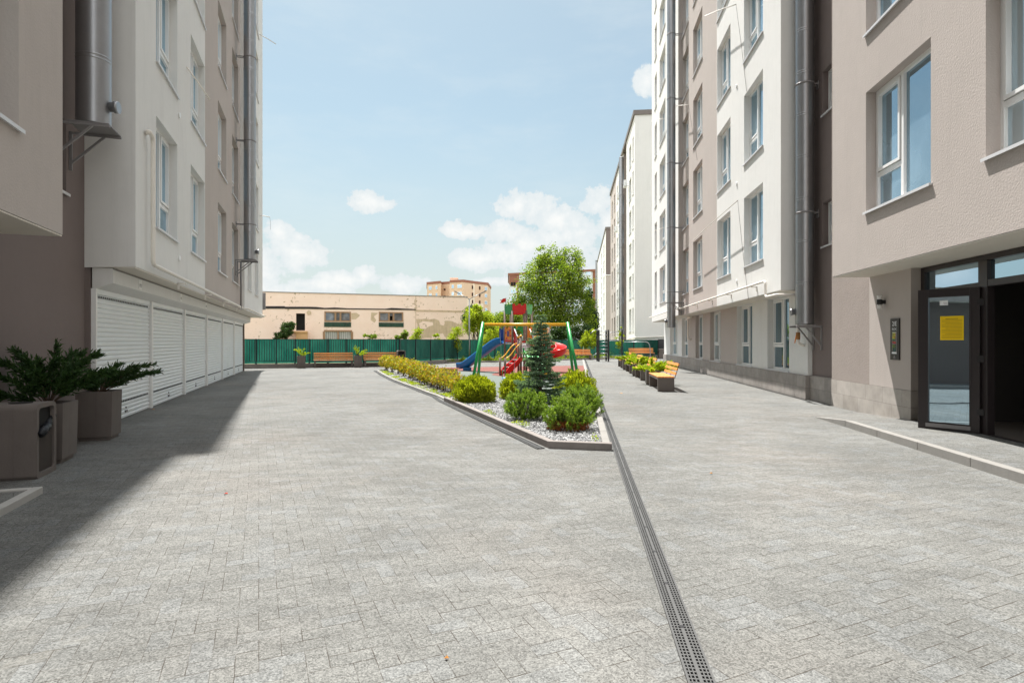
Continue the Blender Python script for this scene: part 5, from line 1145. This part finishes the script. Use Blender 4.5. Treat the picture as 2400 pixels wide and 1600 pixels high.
for k in range(1, 5): u = k/5; y = a_.y+(b_.y-a_.y)*u; z = a_.z+(b_.z-a_.z)*u; mb.box(.36, .86, y-.02, y+.0, z+.004, z+.03)
mb.build('rungs', GREYM, rp)
for x0, x1, m_ in ((.06, .28, RED), (.72, .93, ORG_)):
    mb = MB(); pl = [(x0, 24.48, 1.98), (x0+.02, 24.48, 1.36), (x1, 23.9, .70), (x1, 23.9, 1.30)]; mb.face(pl); mb.face([(x+.03, y, z) for x, y, z in pl][::-1]); mb.build('side_panel', m_, pt)
    mb = MB(); mb.tube([(x0+.02, 24.5, 1.88), (x0+.05, 24.46, 1.92), (x1+.05, 23.88, 1.35)], .022, 8); mb.build('handrail', WINK, pt)
chute('slide', bez([(.72, 23.2, .86), (.78, 22.95, .84), (1.0, 22.3, .18), (1.12, 21.7, .16)], 12), .40, .16, GRNL)
mb = MB(); mb.box(.44, .50, 23.17, 23.2, .6, 1.15); mb.box(.96, 1.02, 23.17, 23.2, .6, 1.15); mb.build('slide_hood', GRN, pt)
# red stairs with wavy yellow rails
sp0, sp1 = Vector((.30, 23.45, .84)), Vector((-.38, 23.0, .10)); sd_ = Vector((sp1.y-sp0.y, sp0.x-sp1.x, 0)).normalized()*.20
for k, sgx in ((0, 1), (1, -1)):
    mb = MB(); N = 12; up_p = []; lo_p = []
    for i in range(N+1):
        u = i/N; c = sp0.lerp(sp1, u)+sd_*sgx; wv = .05*math.sin(u*math.pi*2); up_p.append(c+Vector((0, 0, .06-wv))); lo_p.append(c+Vector((0, 0, -.20-wv*.6)) if c.z-.2-wv*.6 > .01 else Vector((c.x, c.y, .01)))
    t_ = sd_.normalized()*.02
    for i in range(N):
        q = [up_p[i], up_p[i+1], lo_p[i+1], lo_p[i]]; mb.face([x+t_ for x in q]); mb.face([x-t_ for x in q][::-1]); mb.face([up_p[i]-t_, up_p[i+1]-t_, up_p[i+1]+t_, up_p[i]+t_])
    mb.build('stair_side', RED, pt)
    mb = MB(); rl = [sp0.lerp(sp1, i/10)+sd_*sgx+Vector((0, 0, .50+.10*(i/10)+.05*math.sin(i/10*6.28))) for i in range(11)]; mb.tube([Vector((.30, 23.5, 1.32))+sd_*sgx]+rl[2:], .022, 8); mb.build('handrail', YEL, pt)
    pb = sp1+sd_*sgx; mb = MB(); mb.tube([(pb.x, pb.y, 0), (pb.x, pb.y, .74)], .04, 10); mb.build('post', POST, pt)
for i in range(1, 5):
    c = sp0.lerp(sp1, i/5); mb = MB(); mb.bar(c-sd_*.95+Vector((0, 0, -.04)), c+sd_*.95+Vector((0, 0, -.04)), .16, .025); mb.build('step', BEIGE, pt)
# right deck with spiral slide
for (x, y) in ((1.0, 24.75), (1.0, 25.55), (1.62, 24.75), (1.62, 25.55)): mb = MB(); mb.tube([(x, y, 0), (x, y, 2.02)], .045, 12); mb.build('post', POST, pt)
mb = MB(); mb.box(.86, 1.65, 24.75, 25.55, dk-.05, dk); mb.build('deck', BEIGE, pt); mb = MB(); mb.box(.98, 1.64, 24.70, 24.74, dk-.02, dk+.07); mb.build('board', RED, pt)
for (a, b) in (((1.04, 24.75), (1.6, 24.75)), ((1.62, 24.8), (1.62, 25.5)), ((1.04, 25.55), (1.58, 25.55))):
    a = Vector((*a, 0)); b = Vector((*b, 0)); mb = MB(); zz0, zz1 = 1.56, 1.95; u = Vector((0, 0, 1)); mb.tube([a+u*zz0, a+u*zz1, b+u*zz1, b+u*zz0, a+u*zz0], .024, 6)
    for k in range(1, 7): c = a.lerp(b, k/7); mb.tube([c+u*zz0, c+u*zz1], .014, 6)
    mb.build('railing', YEL if a.y < 25 else ORG_, pt)
hc = Vector((1.72, 25.75, 0)); path = []
for i in range(41): u = i/40; a = R(150-410*u); r_ = .50; path.append(hc+Vector((r_*math.cos(a), r_*math.sin(a), dk+.05-1.16*u-.02*math.sin(u*6))))
sps = chute('spiral_slide', path, .42, .24, RED); mb = MB(); mb.tube([(hc.x, hc.y, 0), (hc.x, hc.y, 1.7)], .05, 10); mb.build('slide_pole', POST, pt)
# sandbox
sb = thing('sandbox', 'low brown sandbox with green corner post behind the hedge', 'sandbox', (-2.6, 22.3, 0), 0, org=(-2.6, 22.3, 0))
WB = wood('red_brown_board', (.30, .09, .04), (.22, .06, .03))
x0, x1, y0, y1 = -3.10, -2.17, 21.9, 22.9
mb = MB(); mb.box(x0, x1, y0, y0+.04, .02, .30); mb.box(x0, x1, y1-.04, y1, .02, .30); mb.box(x0, x0+.04, y0+.04, y1-.04, .02, .30); mb.box(x1-.04, x1, y0+.04, y1-.04, .02, .30); mb.build('side_boards', WB, sb)
mb = MB(); mb.box(x0-.03, x1+.03, y0-.04, y0+.12, .302, .33); mb.box(x0-.03, x1+.03, y1-.12, y1+.04, .302, .33); mb.build('seat', WB, sb)
for x in (x0, x1): mb = MB(); mb.box(x-.03, x+.04, y0-.035, y0-.002, .0, .30); mb.build('corner_post', GRN, sb)
mb = MB(); mb.box(x0+.04, x1-.04, y0+.04, y1-.04, .02, .15); mb.build('sand', mat('sand', (.45, .36, .24), .95, var=.1, vs_=30), sb)
# exercise bars
ex = thing('exercise_bars', 'black posted wall bars and pull up bar on the far paving', 'exercise frame', at(1427, 39.5), 0)
Ye = 39.5; o0 = ex.location.copy(); ORG[ex.name] = o0
xs = [(at(1403.5, Ye), 2.2), (at(1426, Ye-.4), 2.2), (at(1458, 42), 2.25)]; xs2 = [(at(1399.5, Ye+1), 2.2), (at(1420.5, Ye+1), 2.2)]
for p, h_ in xs+xs2: mb = MB(); mb.box(p.x-.05, p.x+.05, p.y-.05, p.y+.05, 0, h_); mb.build('post', BLACK, ex)
a, b, c = xs[0][0], xs[1][0], xs[2][0]; u = Vector((0, 0, 1))
for k in range(8): mb = MB(); z = .35+k*.25; mb.tube([a+u*z, b+u*z], .02, 8); mb.build('rung', STEEL, ex)
mb = MB(); mb.tube([b+u*2.0, c+u*2.15], .02, 8); mb.build('pull_up_bar', STEEL, ex); mb = MB(); mb.tube([b+u*1.45, c+u*1.45], .02, 8); mb.build('pull_up_bar', STEEL, ex)
mb = MB(); mb.tube([a+u*2.15, a+Vector((-.25, 0, 2.2)), a+Vector((-.45, -.1, 2.1)), a+Vector((-.6, -.2, 1.95))], .02, 8); mb.build('curved_handle', STEEL, ex)
pbr = thing('parallel_bar', 'bent silver tube bar in front of the far lone bench', 'exercise frame', at(1524, 44), 0); o0 = pbr.location.copy(); ORG[pbr.name] = o0
p0, p1 = at(1463, 44), at(1524, 44); mb = MB(); mb.tube(bez([p1, p1+u*1.0, p1+u*1.38, p1+u*1.37+Vector((-.4, 0, 0))], 8)+[p0+u*1.36], .03, 8); mb.build('tube', STEEL, pbr)
mb = MB(); q = Vector((.12, .5, 0)); mb.tube(bez([p1+q, p1+q+u*1.0, p1+q+u*1.38, p1+q+u*1.37+Vector((-.4, 0, 0))], 8)+[p0+q+u*1.36], .03, 8); mb.build('tube', STEEL, pbr)
sbn = thing('sit_up_bench', 'low grey metal exercise bench behind the wall bars', 'exercise bench', at(1405, 42.5), 0); ORG[sbn.name] = sbn.location.copy(); p = sbn.location
mb = MB(); mb.tube([p+Vector((-.5, 0, 0)), p+Vector((-.45, 0, .35)), p+Vector((-.2, 0, .52)), p+Vector((.5, 0, .5)), p+Vector((.75, 0, .3))], .03, 8); mb.build('frame', STEEL, sbn); mb = MB(); mb.bar(p+Vector((.1, 0, .25)), p+Vector((.75, 0, .22)), .3, .04); mb.build('board', GREYM, sbn)

# ================================================================== PLANTS
def ellip(n, c, r, shell=.35, rough=.15, flat=True):
    d = rdir(n); 
    if flat: d[:, 2] = np.abs(d[:, 2])*1.0-.25*np.random.rand(n)
    rr = (1-shell*np.random.rand(n)**1.5); lump = 1+rough*np.sin(d[:, 0]*9+c[0]*7)*np.sin(d[:, 1]*8+1)*np.cos(d[:, 2]*7)
    return np.array(c)+d*(rr*lump)[:, None]*np.array(r), d
def shrub(name, label, c, r, kind, group):
    c = Vector(c); th = thing(name, label, 'shrub', (c.x, c.y, .05), 0, group, (c.x, c.y, 0)); th.location = (c.x, c.y, 0); cz = r[2]*.42
    if kind == 'thuja':
        n = 17000; p, d = ellip(n, (c.x, c.y, cz), (r[0]*.95, r[1]*.95, r[2]*.6), .5, .20, False); p = p[p[:, 2] > .04]; n = len(p); d = (p-np.array((c.x, c.y, cz)))/np.array(r)
        # flat upright sprays gathered in tufts
        dd = d*.6+rdir(n)*.5; dd[:, 2] += .75; dd /= np.linalg.norm(dd, axis=1)[:, None]; sz = np.random.uniform(.018, .040, n)[:, None]
        ph_ = np.sin(p[:, 0]*70)*np.sin(p[:, 1]*70)*np.sin(p[:, 2]*50); p = p+dd*(ph_*.02)[:, None]; tf = np.random.normal(size=(260, 3)); tf /= np.linalg.norm(tf, axis=1)[:, None]; un = (p-np.array((c.x, c.y, cz)))/np.array(r); un /= np.linalg.norm(un, axis=1)[:, None]+1e-6; near = (un @ tf.T).max(axis=1); p = p+d*((near-.975)*3.6).clip(-.14, .05)[:, None]; quads('foliage', p.astype(np.float32), dd*sz, perp(dd)*sz*.35, LF_THU, th)
    else:
        cen, di = [], []; ns = 470; p, d = ellip(ns, (c.x, c.y, cz), (r[0]*.98, r[1]*.98, r[2]*.58), .5, .18, False)
        for q, v in zip(p, d):
            if q[2] < .07: continue
            ax = Vector(v)*.6+Vector((0, 0, .8))+Vector(rdir(1)[0])*.25; ax.normalize(); L = random.uniform(.06, .13)
            for k in range(52):
                u = random.random(); nd = ax*.75+Vector(rdir(1)[0])*.85; nd.normalize(); cen.append(Vector(q)+ax*L*u+nd*.018); di.append(nd)
        ce = np.array(cen, np.float32); dd = np.array(di, np.float32); n = len(ce); sz = np.random.uniform(.016, .026, n)[:, None]; quads('foliage', ce, dd*sz, perp(dd)*sz*.16, LF_PIN, th)
        p = ce[np.random.randint(0, n, 1500)]; p = np.array((c.x, c.y, cz))+(p-np.array((c.x, c.y, cz)))*.72; p[:, 2] = np.maximum(p[:, 2], .05); leaves('inner_needles', p, .05, LF_DARK, th, asp=.3)
    mb = MB(); random.seed(int(c.x*100)+5)
    for k in range(22):
        a = random.uniform(0, 6.28); e = Vector((c.x+math.cos(a)*r[0]*random.uniform(.2, .75), c.y+math.sin(a)*r[1]*random.uniform(.2, .75), r[2]*random.uniform(.5, .85))); s0 = Vector((c.x+math.cos(a)*.05, c.y+math.sin(a)*.05, .03)); mb.tube([s0, s0.lerp(e, .5)+Vector((0, 0, -.03)), e], .009, 5, r2=.003)
    mb.build('branches', TWIG, th); return th
shrub('thuja_bush', 'round yellow green thuja alone at the left of the gravel bed', (-.83, 12.75, 0), (.45, .42, .60), 'thuja', 'globe thujas in the bed')
shrub('thuja_bush', 'round yellow green thuja behind and left of the spruce', (.17, 13.3, 0), (.42, .40, .62), 'thuja', 'globe thujas in the bed')
shrub('thuja_bush', 'round yellow green thuja behind and right of the spruce', (1.42, 12.8, 0), (.45, .42, .68), 'thuja', 'globe thujas in the bed')
shrub('mugo_pine', 'bushy green dwarf pine front left of the spruce', (.25, 9.85, 0), (.36, .33, .50), 'pine', 'dwarf pines in the bed')
p3_ = shrub('mugo_pine', 'dwarf pine with dry red needles at its foot nearest the kerb corner', (.86, 8.72, 0), (.345, .33, .49), 'pine', 'dwarf pines in the bed')
n = 2200; a = np.random.uniform(0, 6.28, n); rr_ = np.random.uniform(.16, .33, n); p = np.stack([.86+np.cos(a)*rr_, 8.70+np.sin(a)*rr_*.9, np.random.uniform(.05, .20, n)], 1); leaves('dry_needles', p, .07, LF_RED, p3_, up=.8, asp=.14)
shrub('mugo_pine', 'dwarf pine between the spruce and the long drain kerb', (1.22, 10.3, 0), (.38, .38, .56), 'pine', 'dwarf pines in the bed')
# blue spruce
def spruce(c, H, rad):
    th = thing('spruce_tree', 'young blue spruce rising from the middle of the gravel bed', 'tree', c, 0, org=c); mb = MB(); mb.tube([c, (c.x, c.y, H*.5), (c.x, c.y, H-.05)], .045, 8, r2=.008); mb.build('trunk', TWIG, th)
    cen, di, wd = [], [], []; bm_ = MB(); z = .16; k = 0
    while z < H-.03:
        f_ = 1-(z-.1)/(H-.05); rz = rad*1.18*(f_**.95)*(.66+.55*random.random() if f_ > .15 else .9)+.045; nb_ = 12 if f_ > .3 else (9 if f_ > .12 else 6)
        for i in range(nb_):
            a = random.uniform(0, 6.28); L = rz*random.uniform(.72, 1.08); dr = Vector((math.cos(a), math.sin(a), 0)); rise = .10 if f_ < .25 else -.08
            zj = random.uniform(-.035, .035)*min(1, f_*3); pts = [c+Vector((0, 0, z+zj))+dr*L*u+Vector((0, 0, L*(rise*u+.22*u*u))) for u in (0, .35, .7, 1)]; bm_.tube(pts, .006, 4, r2=.002)
            tw = [(pts, 1.)]
            for q in range(int(L/.045)):
                u = random.uniform(.25, .95); b0 = pts[0].lerp(pts[3], u); b0.z = pts[0].z+L*(rise*u+.22*u*u); sd2 = Vector((-dr.y, dr.x, 0))*random.choice((-1, 1)); d2 = (dr*.7+sd2*.7+Vector((0, 0, random.uniform(-.1, .15)))).normalized(); l2 = min(.14, (1-u)*L*.8+.04); tw.append(([b0, b0+d2*l2], .9))
            for pl, _ in tw:
                ln = (pl[-1]-pl[0]).length; m_ = int(ln/.0055)+3
                for q in range(m_):
                    u = (q+random.random())/m_; seg = min(len(pl)-2, int(u*(len(pl)-1))); w_ = u*(len(pl)-1)-seg; pp_ = pl[seg].lerp(pl[seg+1], w_); t_ = (pl[seg+1]-pl[seg]).normalized()
                    nd = t_*.7+Vector(rdir(1)[0])*.9+Vector((0, 0, .25)); nd.normalize(); cen.append(pp_+nd*.010); di.append(nd)
        z += .058+.014*f_; k += 1
    ce = np.array(cen, np.float32); dd = np.array(di, np.float32); n = len(ce); sz = np.random.uniform(.013, .021, n)[:, None]; quads('foliage', ce, dd*sz, perp(dd)*sz*.42, LF_SPR, th); bm_.build('branches', TWIG, th)
random.seed(21); spruce(Vector((.55, 11.1, .03)), 1.94, .46)
# hedge of small orange-leaved shrubs
hA, hB = P(906, 866), P(1058, 929); random.seed(9)
hp = [(-5.95, 27.0), (-5.35, 25.6), (-4.75, 24.0), (-4.25, 22.6), (-3.8, 21.3), (-3.4, 20.1), (-3.0, 19.0), (-2.7, 18.0), (-2.4, 17.1), (-2.1, 16.3), (-1.85, 15.6), (-1.6, 15.0), (-1.38, 14.4)]
for i, (x, y) in enumerate(hp):
    H = .74-.012*i+random.uniform(-.05, .05); w_ = max(.36, .62-.02*i)
    lab = 'farthest orange and green hedge shrub by the paving' if i == 0 else ('nearest sparse hedge shrub with bare stems by the bed kerb' if i == 12 else '%s orange and yellow leaved shrub of the low hedge counted from the bed' % ('second third fourth fifth sixth seventh eighth ninth tenth eleventh twelfth'.split()[11-i]))
    th = thing('hedge_shrub', lab, 'shrub', (x, y, 0), 0, 'low orange hedge', (x, y, 0)); n = (1500 if i < 9 else 900) - 120*(i % 3)
    p, d = ellip(n, (x, y, H*.62), (w_*.62, w_*.72, H*.42), .7, .2, False); p += np.random.normal(size=p.shape)*.02; p = p[p[:, 2] > .10]; leaves('foliage', p, .062 if i < 8 else .05, LF_HDG, th, up=.2, asp=.75)
    mb = MB()
    for k in range(26):
        a = random.uniform(0, 6.28); s0 = Vector((x+random.uniform(-.1, .1), y+random.uniform(-.1, .1), 0)); e = Vector((x+math.cos(a)*w_*.5*random.random(), y+math.sin(a)*w_*.5*random.random(), H*random.uniform(.7, 1.08))); mb.tube([s0, s0.lerp(e, .5)+Vector((random.uniform(-.03, .03), 0, 0)), e], .005, 4, r2=.002)
    mb.build('stems', TWIG, th)
# weeds: low ground cover along kerbs and grass in front of the fence
def cover(name, label, pts, n, w_, h_, m_, sz, cat='ground cover'):
    seg = [(Vector((*a, 0)), Vector((*b, 0))) for a, b in zip(pts, pts[1:])]; L = [(b-a).length for a, b in seg]; tot = sum(L); out = np.empty((n, 3), np.float32)
    ch = np.random.choice(len(seg), n, p=[l/tot for l in L]); cl = np.random.rand(n)
    for i in range(n):
        a, b = seg[ch[i]]; e = (b-a).normalized(); nn = Vector((-e.y, e.x, 0)); q = a.lerp(b, random.random())+nn*w_*random.random(); k = .5+.5*math.sin(q.x*3.1+1)*math.sin(q.y*2.3)+.25*math.sin(q.x*11)
        out[i] = (q.x, q.y, h_*max(.15, k)*random.random()+.02)
    o = leaves(name, out, sz, m_, None, up=1.3 if sz > .06 else .2, asp=.22 if sz > .06 else .8); tag(o, label, cat, kind='stuff')
cv = [(p.x+.12, p.y) for p in curve]
cover('ground_cover', 'bright green clover strip along the curved kerb', cv[::-1][0:] , 9000, -.28, .07, LF_YG, .030)
cover('ground_cover', 'small green weeds along the left kerb of the gravel bed', [(KA.x+.16, KA.y-.05), (.12, 8.9)], 1600, .22, .09, LF_YG, .028)
cover('ground_cover', 'small weeds along the right kerb of the gravel bed', [(RW(.27, 7.7).x, RW(.27, 7.7).y), (RW(.27, 11.).x, RW(.27, 11.).y)], 500, .1, .08, LF_YG, .026)
KG = [P(962, 858), P(1000, 852), P(1090, 850.3), P(1200, 847.5), P(1290, 845.3), P(1370, 842.5), P(1450, 841)]
kerb('low_kerb', 'low kerb along the planted strip in front of the right fence', KG, .1, -.02, .10, KERBD)
fb_ = [FK, FM, FN, at(1450, 47.3)]
sheet('planting_strip', [(p.x, p.y+.1) for p in KG]+[(p.x, p.y-.12) for p in fb_[::-1]], .03, mat('strip_soil', (.10, .085, .05), .95, var=.3, vs_=8))
gl = [(KG[i].x, KG[i].y+.15) for i in range(len(KG))]
cover('grass', 'long wild grass in the strip before the fence', gl, 26000, 1.3, .34, GRASSM, .15, 'grass')
cover('grass', 'greener weeds nearer the fence in the planted strip', [(x, y+1.1) for x, y in gl], 9000, .9, .62, LF_YG, .09, 'grass')
# trees
def tree(name, label, base, H, lobes, nl, ls, m_, group=None, trunk_r=.12, limbs=10, tl=.5, dn=1.):
    th = thing(name, label, 'tree', base, 0, group, base); mb = MB(); B_ = Vector(base); top = B_+Vector((0, 0, H*tl)); mb.tube([B_, B_.lerp(top, .5)+Vector((.03*H, 0, 0)), top], trunk_r, 8, r2=trunk_r*.55)
    for k in range(limbs):
        c, r_ = random.choice(lobes); q = Vector(c)+Vector(rdir(1)[0])*Vector(r_).length*.35; s0 = B_.lerp(top, random.uniform(.45, 1)); mb.tube([s0, s0.lerp(q, .5)+Vector((0, 0, -.04*H)), q], trunk_r*.35, 5, r2=.01)
    mb.build('trunk', BARK, th); vol = [r_[0]*r_[1]*r_[2] for c, r_ in lobes]; vol = [v**.67 for v in vol]; tv = sum(vol); P_, out = [], []
    for (c, r_), v in zip(lobes, vol):
        nc = max(6, int(nl/70*v/tv)); cc_, d = ellip(nc, c, r_, .75, .15, False); per = 70
        for q in cc_:
            s_ = min(r_)*.26; pts = np.random.normal(size=(per, 3))*s_*np.array((1, 1, .75))+q; P_.append(pts)
    P_ = np.concatenate(P_); leaves('crown', P_, ls, m_, th, up=-.15, asp=.6); return th
def lob(Y, *ls): # photo position and size of each crown lobe
    return [((at(px, Y).x, Y+dy, Zat(py, Y)), (rx*Y/F, max(.3, (rx+ry)/2*Y/F*.8), ry*Y/F)) for px, py, rx, ry, dy in ls]
random.seed(5)
tree('broadleaf_tree', 'big full crowned green tree behind the fence', at(1312, 62), 11.5, lob(62, (1300, 690, 62, 80, 0), (1290, 612, 24, 34, 0), (1318, 605, 20, 30, .5), (1345, 612, 22, 34, 0), (1262, 635, 24, 36, 0), (1245, 680, 34, 44, -1), (1222, 722, 30, 36, -.5), (1360, 680, 26, 50, 0), (1368, 735, 22, 45, -1), (1300, 752, 72, 40, -1), (1240, 765, 40, 28, 0), (1335, 650, 30, 40, -1.5), (1275, 600, 16, 26, .3)), 40000, .20, LF_TREE, 'trees beyond the fence', .28, 22, .55)
tree('willow_tree', 'dark green willow between the big tree and the far block', at(1388, 68), 9, lob(68, (1386, 740, 14, 44, 0), (1395, 765, 12, 30, 1), (1380, 700, 9, 30, 0)), 9000, .18, LF_DARK, 'trees beyond the fence', .15)
tree('broadleaf_tree', 'bright yellow green tree behind the street lamp', at(1118, 50), 5, lob(50, (1110, 745, 20, 28, 0), (1130, 752, 22, 26, .5), (1100, 765, 14, 22, 0), (1140, 772, 20, 24, 0), (1120, 722, 12, 14, 0), (1155, 782, 18, 20, 0)), 16000, .13, LF_YG, 'trees beyond the fence', .1)
tree('broadleaf_tree', 'dark green tree behind the bright yellow green one', at(1110, 58), 5.5, lob(58, (1108, 730, 14, 16, 0), (1100, 745, 14, 20, 0)), 4000, .16, LF_DARK, 'trees beyond the fence', .1)
tree('broadleaf_tree', 'rounded mid green tree left of the play tower crown', at(1168, 85), 7, lob(85, (1150, 760, 26, 24, 0), (1172, 755, 26, 22, 0), (1140, 745, 16, 16, 0), (1195, 765, 20, 20, 0), (1205, 745, 18, 18, 2)), 15000, .26, LF_TREE, 'trees beyond the fence', .15)
tree('broadleaf_tree', 'leafy tree seen through the play tower posts', at(1210, 56), 5, lob(56, (1200, 748, 24, 22, 0), (1215, 770, 26, 20, 0), (1180, 775, 22, 18, 0), (1185, 745, 12, 14, 0)), 11000, .15, LF_TREE, 'trees beyond the fence', .1)
tree('broadleaf_tree', 'dark low tree below the big tree crown', at(1340, 58), 4, lob(58, (1330, 785, 45, 18, 0), (1270, 788, 40, 16, 0), (1380, 782, 16, 22, 0)), 9000, .17, LF_DARK, 'trees beyond the fence', .1)
tree('creeper_bush', 'dark green bush climbing beside the hall porch', LW(sOn(668, 61, AL), 61), 3, lob(LW(sOn(668, 61, AL), 61).y, (672, 772, 14, 14, 0), (682, 763, 8, 9, 0), (655, 788, 18, 8, 0)), 5000, .15, LF_DARK, 'bushes along the hall', .06)
for px, py, rx, ry, lab in ((868, 789, 20, 6, 'low bush below the second hall window'), (948, 785, 7, 11, 'small pointed bush between the hall windows and the saplings'), (935, 790, 8, 5, 'tiny bush beside the pointed bush at the hall')):
    Yb = 55; tree('bush', lab, at(px, Yb), 2, lob(Yb, (px, py, rx, ry, 0)), 1500, .13, LF_TREE, 'bushes along the hall', .04)
for px, Y, h_, w_, m_, lab in ((978, 36.2, 2.35, 14, LF_YG, 'dense young sapling nearest the left fence benches'), (1021, 37.2, 1.9, 12, LF_YG, 'thin airy sapling with few leaves between two others'), (1067, 38, 2.5, 18, LF_YG, 'rounded sapling left of the street lamp'), (1143, 39, 2.3, 14, LF_YG, 'sapling just right of the left swing leg'), (1372, 45, 2.3, 13, LF_YG, 'left sapling before the wall bars'), (1392, 44.8, 2.4, 12, LF_YG, 'right sapling just behind the wall bars'), (1452, 46, 2.5, 9, LF_YG, 'slender sapling between wall bars and pull up post')):
    sc = Y/F; n = {1021: 900, 1452: 900}.get(px, 2800)
    ym = 800-(h_*.66-1.4)/sc; yr = h_*.30/sc
    tree('sapling', lab, at(px, Y), h_, lob(Y, (px, ym, w_, yr, 0), (px-3, ym+yr*.5, w_*.9, yr*.5, 0), (px+2, ym-yr*.7, w_*.5, yr*.5, 0)), n, .085, m_, 'saplings before the fence', .022, 8, .6)
# fallen leaves and litter on the paving
def litter(label, p, c, s):
    mb = MB(); mb.face([(p.x-s, p.y, .006), (p.x, p.y-s*.7, .012), (p.x+s, p.y+s*.2, .006), (p.x+s*.2, p.y+s*.8, .016)]); o = mb.build('fallen_leaf', c, None); tag(o, label, 'leaf', 'fallen leaves on the paving')
LFO = mat('dry_leaf_orange', (.50, .24, .06), .8); LFR = mat('dry_leaf_red', (.45, .04, .02), .8)
litter('tan dry leaf on the paving left of the near bench', P(1456, 922), LFO, .06); litter('tiny red leaf on the paving left of centre', P(529, 1158), LFR, .02)
litter('small tan spot of leaf near the bottom centre', P(1046, 1545), LFO, .012); litter('small orange leaf by the long drain', P(1667, 1110), LFO, .018)
litter('orange leaf bit in the shade before the second garage shutter', P(358, 960), LFO, .04)
